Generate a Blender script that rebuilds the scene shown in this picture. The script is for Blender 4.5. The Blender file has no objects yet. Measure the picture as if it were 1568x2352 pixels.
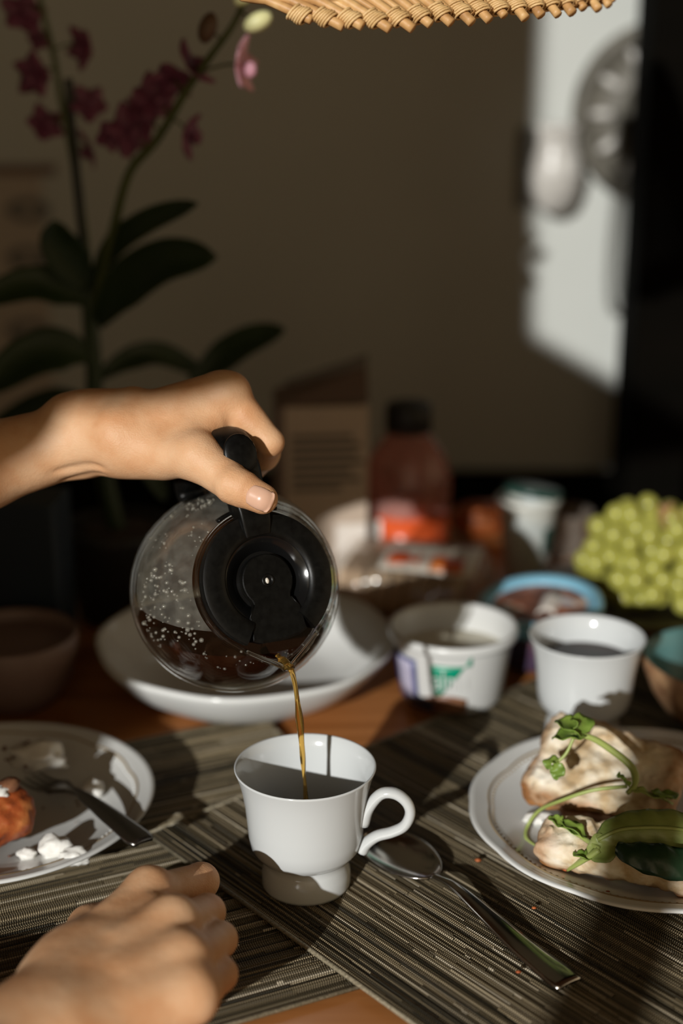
import bpy, bmesh, math, random
import numpy as np
from mathutils import Vector, Matrix, noise as mnoise
R = math.radians
random.seed(7); rng = np.random.default_rng(7)
S = bpy.context.scene
COL = S.collection

# ------------------------------------------------------------------ camera, sky, sun, exposure
CAM_H, PITCH, FPX = .488, R(17.5), 2352 * 50 / 36      # picture 1568 x 2352, 50 mm lens on 36 mm (long side)
cam_d = bpy.data.cameras.new('camera'); cam = bpy.data.objects.new('camera', cam_d); COL.objects.link(cam)
cam_d.sensor_fit = 'VERTICAL'; cam_d.sensor_height = 36; cam_d.sensor_width = 24; cam_d.lens = 50
cam.location = (0, 0, CAM_H); cam.rotation_euler = (R(90) - PITCH, 0, 0)
cam_d.clip_start = .02
cam_d.dof.use_dof = True; cam_d.dof.focus_distance = .829; cam_d.dof.aperture_fstop = 2.4
S.camera = cam
W = bpy.data.worlds.new('sky'); S.world = W; W.use_nodes = True
bg = W.node_tree.nodes['Background']; bg.inputs[0].default_value = (1.0, .76, .46, 1); bg.inputs[1].default_value = .60
SUN_AZ, SUN_EL = R(22), R(17.5)
sun_d = bpy.data.lights.new('sun', 'SUN'); sun = bpy.data.objects.new('sun', sun_d); COL.objects.link(sun)
sun_d.energy = 3.9; sun_d.angle = R(.55); sun_d.color = (1, .99, .955)
sdir = Vector((math.sin(SUN_AZ) * math.cos(SUN_EL), math.cos(SUN_AZ) * math.cos(SUN_EL), -math.sin(SUN_EL)))
sun.rotation_euler = sdir.to_track_quat('-Z', 'Y').to_euler(); sun.location = (-1, -3, 2)
S.view_settings.view_transform = 'Standard'; S.view_settings.look = 'None'
S.view_settings.exposure = 0; S.view_settings.gamma = 1; S.view_settings.use_curve_mapping = False
S.cycles.use_denoising = True
S.cycles.max_bounces = 10; S.cycles.transparent_max_bounces = 16; S.cycles.sample_clamp_indirect = 4
S.cycles.caustics_refractive = False; S.cycles.caustics_reflective = False

# ------------------------------------------------------------------ helpers: measuring
def ray(x, y):
    a = (x - 784) / FPX; b = (y - 1176) / FPX
    return np.array([a, math.cos(PITCH) - b * math.sin(PITCH), -math.sin(PITCH) - b * math.cos(PITCH)])
EYE = np.array([0, 0, CAM_H])
def at(x, y, d): return EYE + ray(x, y) * d                     # measured point at distance d
def on(x, y, z=0.): r = ray(x, y); return EYE + r * ((z - CAM_H) / r[2])
def onY(x, y, Y): r = ray(x, y); return EYE + r * (Y / r[1])

# ------------------------------------------------------------------ helpers: objects
def prop(o, label=None, cat=None, group=None, kind=None):
    for k, v in (('label', label), ('category', cat), ('group', group), ('kind', kind)):
        if v: o[k] = v
    return o
def thing(name, label, cat, loc=(0, 0, 0), group=None):
    o = bpy.data.objects.new(name, None); COL.objects.link(o); o.location = loc; o.empty_display_size = .02
    return prop(o, label, cat, group)
def mesh(name, verts, faces, mat=None, parent=None, smooth=True, loc=(0, 0, 0), uvw=None, **kw):
    m = bpy.data.meshes.new(name)
    v = np.asarray(verts, float).reshape(-1, 3)
    base = np.array(loc, float)
    if parent is not None:
        par = np.array(parent.location); pp = parent.parent
        while pp: par = par + np.array(pp.location); pp = pp.parent
    else: par = np.zeros(3)
    m.from_pydata((v - base).tolist() if parent is None else (v - par).tolist(), [], [tuple(int(i) for i in f) for f in faces])
    m.validate(); m.update()
    if smooth: m.shade_smooth()
    mats = mat if isinstance(mat, (list, tuple)) else [mat]
    for a in mats:
        if a: m.materials.append(a)
    o = bpy.data.objects.new(name, m); COL.objects.link(o)
    if parent is not None: o.parent = parent
    else: o.location = loc
    return prop(o, **kw)
class MB:
    def __init__(s): s.v = []; s.f = []; s.n = 0; s.mi = []
    def add(s, v, f, mi=0):
        v = np.asarray(v, float).reshape(-1, 3); s.v.append(v)
        s.f += [tuple(i + s.n for i in q) for q in f]; s.mi += [mi] * len(f); s.n += len(v); return s
    def out(s, name, mat, parent=None, **kw):
        o = mesh(name, np.concatenate(s.v), s.f, mat, parent, **kw)
        if any(s.mi) and len(o.data.polygons) == len(s.mi): o.data.polygons.foreach_set('material_index', s.mi)
        return o
def box(c, s, rot=None):
    v = np.array([[x, y, z] for x in (-.5, .5) for y in (-.5, .5) for z in (-.5, .5)]) * np.array(s)
    if rot is not None: v = v @ np.array(rot).T
    return v + np.array(c), [(0, 1, 3, 2), (4, 6, 7, 5), (0, 4, 5, 1), (2, 3, 7, 6), (0, 2, 6, 4), (1, 5, 7, 3)]
def bevel(o, w=.002, seg=2):
    md = o.modifiers.new('bevel', 'BEVEL'); md.width = w; md.segments = seg; md.limit_method = 'ANGLE'; return o
def frame_from(axis, hint=(0, 0, 1)):
    z = np.array(axis, float); z /= np.linalg.norm(z)
    x = np.cross(hint, z)
    if np.linalg.norm(x) < 1e-4: x = np.cross((0, 1, 0), z)
    x /= np.linalg.norm(x); return np.stack([x, np.cross(z, x), z], 1)
def lathe(prof, n=64, o=(0, 0, 0), M=np.eye(3), a0=0, a1=2 * math.pi, mod=None, closed=True):
    prof = np.array(prof, float); full = abs(a1 - a0 - 2 * math.pi) < 1e-6
    na = n if full else n + 1
    th = a0 + (a1 - a0) * np.arange(na) / n
    V = np.zeros((len(prof), na, 3))
    for i, (r, z) in enumerate(prof):
        rr = r * (np.ones(na) if mod is None else mod(th, r, z))
        V[i, :, 0] = rr * np.cos(th); V[i, :, 1] = rr * np.sin(th); V[i, :, 2] = z
    F = []
    m = len(prof)
    for i in range(m - 1):
        for j in range(n if full else n):
            k = (j + 1) % na
            F.append((i * na + j, i * na + k, (i + 1) * na + k, (i + 1) * na + j))
    if not full and closed:
        F.append([i * na for i in range(m)]); F.append([i * na + na - 1 for i in range(m)][::-1])
    return V.reshape(-1, 3) @ np.array(M).T + np.array(o), F
def smooth_path(pts, n=40):
    P = np.array(pts, float); k = len(P)
    P2 = np.vstack([2 * P[0] - P[1], P, 2 * P[-1] - P[-2]]); out = []
    for t in np.linspace(0, k - 1, n):
        i = min(int(t), k - 2); u = t - i; a, b, c, d = P2[i:i + 4]
        out.append(.5 * ((2 * b) + (-a + c) * u + (2 * a - 5 * b + 4 * c - d) * u * u + (-a + 3 * b - 3 * c + d) * u ** 3))
    return np.array(out)
def tube(pts, r, n=10, caps=True, flat=(1, 1), hint=(0, 0, 1)):
    P = np.array(pts, float); k = len(P); r = np.broadcast_to(np.asarray(r, float), (k,))
    T = np.gradient(P, axis=0); T /= np.linalg.norm(T, axis=1)[:, None] + 1e-12
    up = np.array(hint, float); V = []; x = None
    for i in range(k):
        if x is None:
            x = np.cross(up, T[i])
            if np.linalg.norm(x) < 1e-3: x = np.cross((1, 0, .1), T[i])
        x = x - T[i] * x.dot(T[i]); x /= np.linalg.norm(x) + 1e-12; y = np.cross(T[i], x)
        for j in range(n):
            a = 2 * math.pi * j / n; V.append(P[i] + r[i] * (flat[0] * math.cos(a) * x + flat[1] * math.sin(a) * y))
    F = [(i * n + j, i * n + (j + 1) % n, (i + 1) * n + (j + 1) % n, (i + 1) * n + j) for i in range(k - 1) for j in range(n)]
    if caps: F += [tuple(range(n))[::-1], tuple((k - 1) * n + j for j in range(n))]
    return np.array(V), F
def grid_surf(P, thick=0.0):
    P = np.array(P, float); a, b = P.shape[:2]
    F = [(i * b + j, (i + 1) * b + j, (i + 1) * b + j + 1, i * b + j + 1) for i in range(a - 1) for j in range(b - 1)]
    V = P.reshape(-1, 3)
    if thick:
        du = np.gradient(P, axis=0); dv = np.gradient(P, axis=1); N = np.cross(du, dv)
        N /= np.linalg.norm(N, axis=2)[..., None] + 1e-12
        V2 = (P + N * thick).reshape(-1, 3); m = a * b
        F2 = [tuple(q + m for q in f[::-1]) for f in F]
        rim = [i * b for i in range(a)] + [(a - 1) * b + j for j in range(1, b)] + [i * b + b - 1 for i in range(a - 2, -1, -1)] + [j for j in range(b - 2, 0, -1)]
        E = [(rim[i], rim[i] + m, rim[(i + 1) % len(rim)] + m, rim[(i + 1) % len(rim)]) for i in range(len(rim))]
        return np.vstack([V, V2]), F + F2 + E
    return V, F
def ico(c, r, sub=2, squash=(1, 1, 1), rot=None, jit=0, seed=0):
    bm = bmesh.new(); bmesh.ops.create_icosphere(bm, subdivisions=sub, radius=1)
    v = np.array([p.co[:] for p in bm.verts]); f = [tuple(p.index for p in q.verts) for q in bm.faces]; bm.free()
    if jit:
        g = np.array([mnoise.noise(Vector(p * 1.7) + Vector((seed * 3.1, seed, 0))) + .5 * mnoise.noise(Vector(p * 4) + Vector((seed, 5, 0))) for p in v]); v = v * (1 + jit * g[:, None])
    v = v * np.array(squash) * r
    if rot is not None: v = v @ np.array(rot).T
    return v + np.array(c), f
def rotm(ax, deg): return np.array(Matrix.Rotation(R(deg), 3, ax))

# ------------------------------------------------------------------ helpers: distance fields -> one continuous surface
def capd(P, a, b, ra, rb):
    a = np.array(a, float); b = np.array(b, float); ba = b - a; pa = P - a
    t = np.clip(pa @ ba / (ba @ ba + 1e-12), 0, 1)
    return np.linalg.norm(pa - t[..., None] * ba, axis=-1) - (ra + (rb - ra) * t)
def elld(P, c, rad, M=np.eye(3)):
    q = (P - np.array(c)) @ np.array(M); rad = np.array(rad)
    k0 = np.linalg.norm(q / rad, axis=-1); k1 = np.linalg.norm(q / rad ** 2, axis=-1) + 1e-9
    return k0 * (k0 - 1) / k1
def boxd(P, c, half, rr, M=np.eye(3)):
    q = np.abs((P - np.array(c)) @ np.array(M)) - (np.array(half) - rr)
    return np.linalg.norm(np.maximum(q, 0), axis=-1) + np.minimum(q.max(-1), 0) - rr
def smin(a, b, k):
    h = np.maximum(k - np.abs(a - b), 0) / k; return np.minimum(a, b) - h * h * k * .25
def surface(f, lo, hi, h):
    lo = np.array(lo, float); n = np.ceil((np.array(hi) - lo) / h).astype(int) + 1
    g = [lo[i] + h * np.arange(n[i]) for i in range(3)]
    D = np.empty(n, np.float32)
    step = max(1, int(600000 / (n[1] * n[2])))
    for i in range(0, n[0], step):
        X = np.stack(np.meshgrid(g[0][i:i + step], g[1], g[2], indexing='ij'), -1); D[i:i + step] = f(X)
    sgn = D < 0
    c = np.zeros(n - 1, np.int8)
    for dx in (0, 1):
        for dy in (0, 1):
            for dz in (0, 1): c += sgn[dx:n[0] - 1 + dx, dy:n[1] - 1 + dy, dz:n[2] - 1 + dz]
    act = (c > 0) & (c < 8); idx = np.full(n - 1, -1, np.int64); I = np.argwhere(act); idx[act] = np.arange(len(I))
    acc = np.zeros((len(I), 3)); cnt = np.zeros(len(I))
    co = [(x, y, z) for x in (0, 1) for y in (0, 1) for z in (0, 1)]
    for a in co:
        for ax in range(3):
            if a[ax]: continue
            b = list(a); b[ax] = 1
            da = D[tuple((I + a).T)]; db = D[tuple((I + b).T)]; m = (da < 0) != (db < 0)
            t = np.where(m, da / np.where(m, da - db, 1), 0)
            p = np.tile(np.array(a, float), (len(I), 1)); p[:, ax] += t
            acc[m] += p[m]; cnt[m] += 1
    V = lo + h * (I + acc / cnt[:, None]); F = []
    for ax in range(3):
        u, v = (ax + 1) % 3, (ax + 2) % 3
        s0 = [slice(None)] * 3; s1 = [slice(None)] * 3; s0[ax] = slice(0, -1); s1[ax] = slice(1, None)
        ch = sgn[tuple(s0)] != sgn[tuple(s1)]; E = np.argwhere(ch)
        E = E[(E[:, u] > 0) & (E[:, v] > 0) & (E[:, u] < n[u] - 1) & (E[:, v] < n[v] - 1)]
        inside = sgn[tuple(E.T)]
        q = []
        for du, dv in ((-1, -1), (0, -1), (0, 0), (-1, 0)):
            e = E.copy(); e[:, u] += du; e[:, v] += dv; q.append(idx[tuple(e.T)])
        Q = np.stack(q, 1); Q[~inside] = Q[~inside][:, ::-1]; F.append(Q)
    F = np.concatenate(F); F = F[(F >= 0).all(1)]
    return V, F
def vnoise(P, s, seed=0):
    q = P * s; i = np.floor(q).astype(np.int64); f = q - i; f = f * f * (3 - 2 * f)
    def hsh(a):
        x = (a[..., 0] * 374761393 + a[..., 1] * 668265263 + a[..., 2] * 2147483647 + seed * 974711) & 0x7fffffff
        x = ((x ^ (x >> 13)) * 1274126177) & 0x7fffffff; x = (x ^ (x >> 16)); return (x & 0xffff) / 65535.
    o = 0
    for dx in (0, 1):
        for dy in (0, 1):
            for dz in (0, 1):
                w = (f[..., 0] if dx else 1 - f[..., 0]) * (f[..., 1] if dy else 1 - f[..., 1]) * (f[..., 2] if dz else 1 - f[..., 2])
                o = o + w * hsh(i + np.array([dx, dy, dz]))
    return o - .5

# ------------------------------------------------------------------ materials
def mat(name, col=(.5, .5, .5), rough=.5, metal=0, sss=0, sss_col=None, spec=.5, trans=0, ior=1.45, coat=0, build=None, emit=None):
    m = bpy.data.materials.new(name); m.use_nodes = True; nt = m.node_tree; b = nt.nodes['Principled BSDF']
    b.inputs['Base Color'].default_value = (*col, 1); b.inputs['Roughness'].default_value = rough; b.inputs['Metallic'].default_value = metal
    b.inputs['Specular IOR Level'].default_value = spec; b.inputs['IOR'].default_value = ior
    if trans: b.inputs['Transmission Weight'].default_value = trans
    if coat: b.inputs['Coat Weight'].default_value = coat; b.inputs['Coat Roughness'].default_value = .1
    if sss:
        b.inputs['Subsurface Weight'].default_value = sss; b.inputs['Subsurface Radius'].default_value = sss_col or (1, .35, .2)
        b.inputs['Subsurface Scale'].default_value = .004
    if build: build(nt, b)
    return m
def N(nt, t, **kw):
    n = nt.nodes.new(t)
    for k, v in kw.items():
        if k in n.inputs: n.inputs[k].default_value = v
        else: setattr(n, k, v)
    return n
def L(nt, a, b): nt.links.new(a, b)
def coords(nt, scale=(1, 1, 1), rot=(0, 0, 0)):
    tc = N(nt, 'ShaderNodeTexCoord'); mp = N(nt, 'ShaderNodeMapping'); mp.inputs['Scale'].default_value = scale; mp.inputs['Rotation'].default_value = rot
    L(nt, tc.outputs['Object'], mp.inputs['Vector']); return mp.outputs[0]
def ramp(nt, src, stops):
    r = N(nt, 'ShaderNodeValToRGB'); e = r.color_ramp.elements
    while len(e) > 1: e.remove(e[-1])
    e[0].position = stops[0][0]; e[0].color = (*stops[0][1], 1)
    for p, c in stops[1:]:
        k = e.new(p); k.color = (*c, 1)
    L(nt, src, r.inputs[0]); return r.outputs[0]
def noisy(stops, scale=20, detail=4, rough=.55, bump=0, bscale=None, bdist=.001, stretch=(1, 1, 1), dist=0):
    def go(nt, b):
        v = coords(nt, stretch); n = N(nt, 'ShaderNodeTexNoise'); n.inputs['Scale'].default_value = scale; n.inputs['Detail'].default_value = detail
        n.inputs['Roughness'].default_value = rough; n.inputs['Distortion'].default_value = dist
        L(nt, v, n.inputs['Vector']); L(nt, ramp(nt, n.outputs[0], stops), b.inputs['Base Color'])
        if bump:
            n2 = N(nt, 'ShaderNodeTexNoise'); n2.inputs['Scale'].default_value = bscale or scale * 3; n2.inputs['Detail'].default_value = 5; L(nt, v, n2.inputs['Vector'])
            bp = N(nt, 'ShaderNodeBump'); bp.inputs['Strength'].default_value = bump; bp.inputs['Distance'].default_value = bdist
            L(nt, n2.outputs[0], bp.inputs['Height']); L(nt, bp.outputs[0], b.inputs['Normal'])
    return go
def thin_glass(name, tint=(.93, .94, .92), rough=.02, refl=1.0, ior=1.45, haze=None):
    m = bpy.data.materials.new(name); m.use_nodes = True; nt = m.node_tree; nt.nodes.clear()
    out = N(nt, 'ShaderNodeOutputMaterial'); tr = N(nt, 'ShaderNodeBsdfTransparent'); tr.inputs[0].default_value = (*tint, 1)
    gl = N(nt, 'ShaderNodeBsdfGlossy'); gl.inputs['Roughness'].default_value = rough; gl.inputs[0].default_value = (refl, refl, refl, 1)
    lw = N(nt, 'ShaderNodeLayerWeight'); lw.inputs[0].default_value = .5; mx = N(nt, 'ShaderNodeMixShader')
    f0 = ((ior - 1) / (ior + 1)) ** 2; pw = N(nt, 'ShaderNodeMath', operation='POWER'); pw.inputs[1].default_value = 5; L(nt, lw.outputs['Facing'], pw.inputs[0])
    fr = N(nt, 'ShaderNodeMath', operation='MULTIPLY_ADD'); fr.inputs[1].default_value = (1 - f0) * .85; fr.inputs[2].default_value = f0; L(nt, pw.outputs[0], fr.inputs[0])
    L(nt, fr.outputs[0], mx.inputs[0]); L(nt, tr.outputs[0], mx.inputs[1]); L(nt, gl.outputs[0], mx.inputs[2]); last = mx.outputs[0]
    if haze:
        df = N(nt, 'ShaderNodeBsdfDiffuse'); df.inputs[0].default_value = (*haze[0], 1); tl = N(nt, 'ShaderNodeBsdfTranslucent'); tl.inputs[0].default_value = (*haze[0], 1)
        ad = N(nt, 'ShaderNodeMixShader'); ad.inputs[0].default_value = .4; L(nt, df.outputs[0], ad.inputs[1]); L(nt, tl.outputs[0], ad.inputs[2])
        v = coords(nt); n = N(nt, 'ShaderNodeTexNoise'); n.inputs['Scale'].default_value = haze[1]; n.inputs['Detail'].default_value = 6; L(nt, v, n.inputs['Vector'])
        f = N(nt, 'ShaderNodeMapRange'); f.inputs[1].default_value = .35; f.inputs[2].default_value = .7; f.inputs[3].default_value = haze[2]; f.inputs[4].default_value = haze[3]
        L(nt, n.outputs[0], f.inputs[0]); m2 = N(nt, 'ShaderNodeMixShader'); L(nt, f.outputs[0], m2.inputs[0]); L(nt, last, m2.inputs[1]); L(nt, ad.outputs[0], m2.inputs[2]); last = m2.outputs[0]
    L(nt, last, out.inputs[0]); return m
def wood_build(c0, c1, c2, s=1):
    def go(nt, b):
        v = coords(nt, (1.2 * s, 14 * s, 8 * s)); n = N(nt, 'ShaderNodeTexNoise'); n.inputs['Scale'].default_value = 3.2; n.inputs['Detail'].default_value = 7; n.inputs['Distortion'].default_value = .6
        L(nt, v, n.inputs['Vector']); L(nt, ramp(nt, n.outputs[0], [(.3, c0), (.5, c1), (.7, c2)]), b.inputs['Base Color'])
        v2 = coords(nt, (20 * s, 300 * s, 60 * s)); n2 = N(nt, 'ShaderNodeTexNoise'); n2.inputs['Scale'].default_value = 2; n2.inputs['Detail'].default_value = 3; L(nt, v2, n2.inputs['Vector'])
        bp = N(nt, 'ShaderNodeBump'); bp.inputs['Strength'].default_value = .12; bp.inputs['Distance'].default_value = .0006; L(nt, n2.outputs[0], bp.inputs['Height']); L(nt, bp.outputs[0], b.inputs['Normal'])
    return go
def skin_build(nt, b):
    v = coords(nt); n = N(nt, 'ShaderNodeTexNoise'); n.inputs['Scale'].default_value = 38; n.inputs['Detail'].default_value = 4; L(nt, v, n.inputs['Vector'])
    L(nt, ramp(nt, n.outputs[0], [(.32, (.53, .265, .125)), (.5, (.60, .34, .182)), (.68, (.64, .40, .235))]), b.inputs['Base Color'])
    vo = N(nt, 'ShaderNodeTexVoronoi'); vo.inputs['Scale'].default_value = 950; L(nt, v, vo.inputs['Vector'])
    n3 = N(nt, 'ShaderNodeTexNoise'); n3.inputs['Scale'].default_value = 160; n3.inputs['Detail'].default_value = 4; L(nt, v, n3.inputs['Vector'])
    ad = N(nt, 'ShaderNodeMath', operation='MULTIPLY_ADD'); ad.inputs[1].default_value = .35; L(nt, vo.outputs[0], ad.inputs[0]); L(nt, n3.outputs[0], ad.inputs[2])
    bp = N(nt, 'ShaderNodeBump'); bp.inputs['Strength'].default_value = .42; bp.inputs['Distance'].default_value = .0008; L(nt, ad.outputs[0], bp.inputs['Height']); L(nt, bp.outputs[0], b.inputs['Normal'])
M = {}
M['skin'] = mat('skin', rough=.50, sss=.10, spec=.28, build=skin_build)
M['nail'] = mat('nail', (.62, .37, .26), rough=.28, sss=.1, spec=.4)
M['nail_tip'] = mat('nail_tip', (.72, .60, .46), rough=.3)
M['porcelain'] = mat('porcelain', (.545, .565, .565), rough=.13, spec=.5)
M['plate'] = mat('plate_glaze', (.65, .655, .635), rough=.16, spec=.5)
M['plate_print'] = mat('plate_print', (.30, .22, .12), rough=.3)
M['wood'] = mat('table_wood', rough=.33, build=wood_build((.28, .100, .026), (.39, .150, .043), (.48, .20, .066)))
M['dark_wood'] = mat('dark_wood', rough=.8, spec=.03, build=wood_build((.0016, .0015, .001), (.0022, .0018, .0012), (.003, .0023, .0015), .6))
M['wall'] = mat('wall_plaster', rough=.9, spec=.2, build=noisy([(.3, (.455, .47, .44)), (.7, (.49, .50, .47))], 3, bump=.1, bscale=60))
M['ceiling'] = mat('ceiling_boards', rough=.7, build=wood_build((.10, .045, .018), (.13, .06, .025), (.16, .08, .035)))
M['floor'] = mat('floor_boards', rough=.6, build=wood_build((.10, .06, .035), (.14, .085, .05), (.17, .11, .065)))
M['plastic'] = mat('black_plastic', rough=.36, spec=.22, build=noisy([(.35, (.0020, .0020, .0018)), (.7, (.0048, .0048, .0042))], 240, bump=.12, bscale=700, bdist=.0002))
M['gloss_plastic'] = mat('glossy_black_plastic', (.005, .005, .005), rough=.14)
M['glass'] = thin_glass('pot_glass', (.965, .965, .955), .025)
M['fog'] = thin_glass('fogged_glass', (.97, .97, .96), .17, ior=1.8, haze=((.74, .72, .64), 150, .10, .20))
M['drop'] = thin_glass('water_drop', (.97, .97, .95), .12, ior=2.0, haze=((.8, .78, .7), 60, .10, .2))
M['lip_glass'] = mat('lip_glass', (.93, .93, .90), rough=.03, trans=1, ior=1.5)
M['coffee'] = mat('coffee', (.020, .0062, .0026), rough=.10, spec=.22)
M['amber'] = mat('thin_coffee', (.86, .52, .12), rough=.04, trans=.95, ior=1.33)
M['steel'] = mat('steel', (.50, .48, .46), rough=.16, metal=1)
M['steel_dark'] = mat('dull_steel', (.22, .21, .20), rough=.28, metal=1)
M['rattan'] = mat('rattan', rough=.5, build=noisy([(.25, (.30, .145, .048)), (.5, (.52, .29, .11)), (.75, (.68, .45, .20))], 60, bump=.3, bscale=200, stretch=(1, 1, 1)))
M['rattan_wrap'] = mat('rattan_wrap', rough=.5, build=noisy([(.25, (.46, .27, .10)), (.6, (.66, .44, .20)), (.8, (.74, .53, .27))], 90, bump=.4, bscale=500))
def mat_strand(nt, b):
    a = N(nt, 'ShaderNodeAttribute'); a.attribute_name = 'shade'; mxs = N(nt, 'ShaderNodeMix', data_type='RGBA', blend_type='MULTIPLY'); mxs.inputs[0].default_value = 1; b.inputs['Specular IOR Level'].default_value = .35
    L(nt, ramp(nt, a.outputs['Fac'], [(0, (.034, .027, .014)), (.45, (.178, .138, .078)), (.8, (.38, .30, .18)), (1, (.64, .55, .40))]), mxs.inputs[6]); L(nt, mxs.outputs[2], b.inputs['Base Color'])
    at_ = N(nt, 'ShaderNodeAttribute'); at_.attribute_name = 'along'
    w = N(nt, 'ShaderNodeMath', operation='SINE'); mu = N(nt, 'ShaderNodeMath', operation='MULTIPLY'); mu.inputs[1].default_value = 2 * math.pi / .0014
    L(nt, at_.outputs['Fac'], mu.inputs[0]); L(nt, mu.outputs[0], w.inputs[0])
    gap = N(nt, 'ShaderNodeMapRange'); gap.inputs[1].default_value = -1; gap.inputs[2].default_value = .1; gap.inputs[3].default_value = .30; gap.inputs[4].default_value = 1.0; L(nt, w.outputs[0], gap.inputs[0]); L(nt, gap.outputs[0], mxs.inputs[7])
    bp = N(nt, 'ShaderNodeBump'); bp.inputs['Strength'].default_value = .9; bp.inputs['Distance'].default_value = .0005; L(nt, w.outputs[0], bp.inputs['Height']); L(nt, bp.outputs[0], b.inputs['Normal'])
M['strand'] = mat('woven_strand', rough=.42, build=mat_strand)
M['mat_base'] = mat('mat_base', (.022, .019, .012), rough=.7)
M['hem'] = mat('mat_hem', rough=.5, build=noisy([(.3, (.10, .085, .05)), (.7, (.34, .29, .20))], 900, bump=.5, bscale=1500, bdist=.0005))
M['leaf_dark'] = mat('orchid_leaf', rough=.45, build=noisy([(.3, (.010, .022, .006)), (.7, (.020, .038, .010))], 20))
M['stem_green'] = mat('stem_green', (.07, .085, .025), rough=.5)
M['stake'] = mat('stake', (.012, .013, .009), rough=.6)
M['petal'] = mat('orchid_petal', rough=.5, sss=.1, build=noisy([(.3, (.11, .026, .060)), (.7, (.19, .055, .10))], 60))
M['petal_pale'] = mat('pale_petal', rough=.5, sss=.1, build=noisy([(.3, (.62, .28, .38)), (.7, (.72, .42, .48))], 90))  # lighter copy of the petal colour with sunlight painted in
M['bud'] = mat('orchid_bud', (.62, .60, .30), rough=.45)  # pale yellow, the sun on these buds put into the colour
M['bud_dark'] = mat('dark_bud', (.10, .055, .03), rough=.5)
M['pot_dark'] = mat('dark_planter', (.016, .014, .011), rough=.6)
M['soil'] = mat('bark_soil', rough=.9, build=noisy([(.3, (.02, .012, .008)), (.7, (.06, .04, .025))], 80, bump=.8))
M['navy'] = mat('navy_card', rough=.5, build=noisy([(.3, (.006, .013, .022)), (.7, (.008, .018, .030))], 8))
M['card_print'] = mat('orange_print', rough=.5, build=noisy([(.3, (.10, .02, .012)), (.7, (.20, .08, .03))], 40))
M['card'] = mat('carton_card', rough=.6, build=noisy([(.3, (.40, .31, .24)), (.7, (.45, .36, .28))], 10))
M['card_edge'] = mat('carton_fold', (.14, .095, .075), rough=.6)
M['ink'] = mat('ink', (.10, .085, .07), rough=.6)
M['paper'] = mat('paper', (.42, .36, .30), rough=.8)
M['paper_ink'] = mat('paper_ink', (.16, .15, .14), rough=.8)
M['paper_head'] = mat('paper_heading', (.17, .11, .09), rough=.8)
M['juice'] = mat('red_juice', (.72, .11, .028), rough=.25, sss=.0, spec=.5)
M['pet'] = thin_glass('pink_bottle_plastic', (.90, .70, .66), .12, ior=1.6, haze=((.60, .33, .28), 30, .30, .60))  # dim pink haze puts the shade on the upper bottle into its colour
M['clear_pet'] = thin_glass('clear_bottle_plastic', (.97, .95, .94), .08, ior=1.6)
M['cap'] = mat('black_cap', (.008, .008, .008), rough=.5)
M['bottle_label'] = mat('bottle_label', (.70, .66, .60), rough=.5)
M['film'] = thin_glass('wrap_film', (.96, .95, .93), .12, ior=1.5, haze=((.62, .54, .46), 45, .06, .30))
M['bread_in'] = mat('sliced_bread', rough=.8, build=noisy([(.3, (.42, .28, .17)), (.7, (.56, .42, .29))], 60, bump=.6))
M['label_red'] = mat('red_print', rough=.4, build=noisy([(.4, (.60, .085, .022)), (.6, (.66, .20, .03))], 25))
M['label_white'] = mat('white_print', (.66, .60, .54), rough=.45)
M['yog'] = mat('white_tub_plastic', (.56, .565, .55), rough=.28)
M['yog_blue'] = mat('blue_print', (.045, .055, .17), rough=.35)
M['yog_lilac'] = mat('lilac_print', (.42, .40, .52), rough=.35)
M['yog_green'] = mat('green_print', (.0, .235, .135), rough=.35)
M['yog_brown'] = mat('brown_print', rough=.4, build=noisy([(.35, (.10, .035, .018)), (.6, (.22, .10, .05)), (.75, (.05, .03, .02))], 90))
M['yog_dark'] = mat('dark_blue_print', (.012, .014, .030), rough=.4)
M['yogurt'] = mat('yogurt', (.62, .58, .46), rough=.4)
M['glass_white'] = mat('white_cup_plastic', rough=.3, build=noisy([(.35, (.44, .47, .455)), (.5, (.52, .52, .47)), (.7, (.56, .56, .51))], 22))
M['lid_green'] = mat('dark_green_print', (.010, .045, .035), rough=.35)
M['lid_blue'] = mat('blue_lid_plastic', (.20, .44, .58), rough=.22)
M['lid_pic'] = mat('lid_picture', rough=.4, build=noisy([(.36, (.10, .035, .02)), (.46, (.30, .10, .05)), (.52, (.62, .52, .42)), (.6, (.25, .34, .48)), (.68, (.66, .55, .44))], 28, 2))
M['tub_side'] = mat('dark_tub_side', rough=.4, build=noisy([(.4, (.09, .02, .03)), (.6, (.02, .06, .12))], 18))
M['grape'] = mat('grape', rough=.22, sss=.25, sss_col=(.6, .7, .2), build=noisy([(.3, (.27, .27, .045)), (.7, (.41, .39, .09))], 50))
M['twig'] = mat('grape_twig', (.28, .15, .06), rough=.7)
M['grey_dish'] = mat('grey_dish', (.10, .085, .07), rough=.4)
M['coconut'] = mat('coconut_shell', rough=.6, build=noisy([(.35, (.20, .095, .045)), (.65, (.42, .25, .13))], 90, bump=.5, bscale=300))
M['teal'] = mat('teal_lacquer', (.10, .22, .215), rough=.3)
M['clay'] = mat('dusky_bowl', rough=.5, build=noisy([(.3, (.16, .105, .085)), (.7, (.20, .13, .11))], 20))
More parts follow.
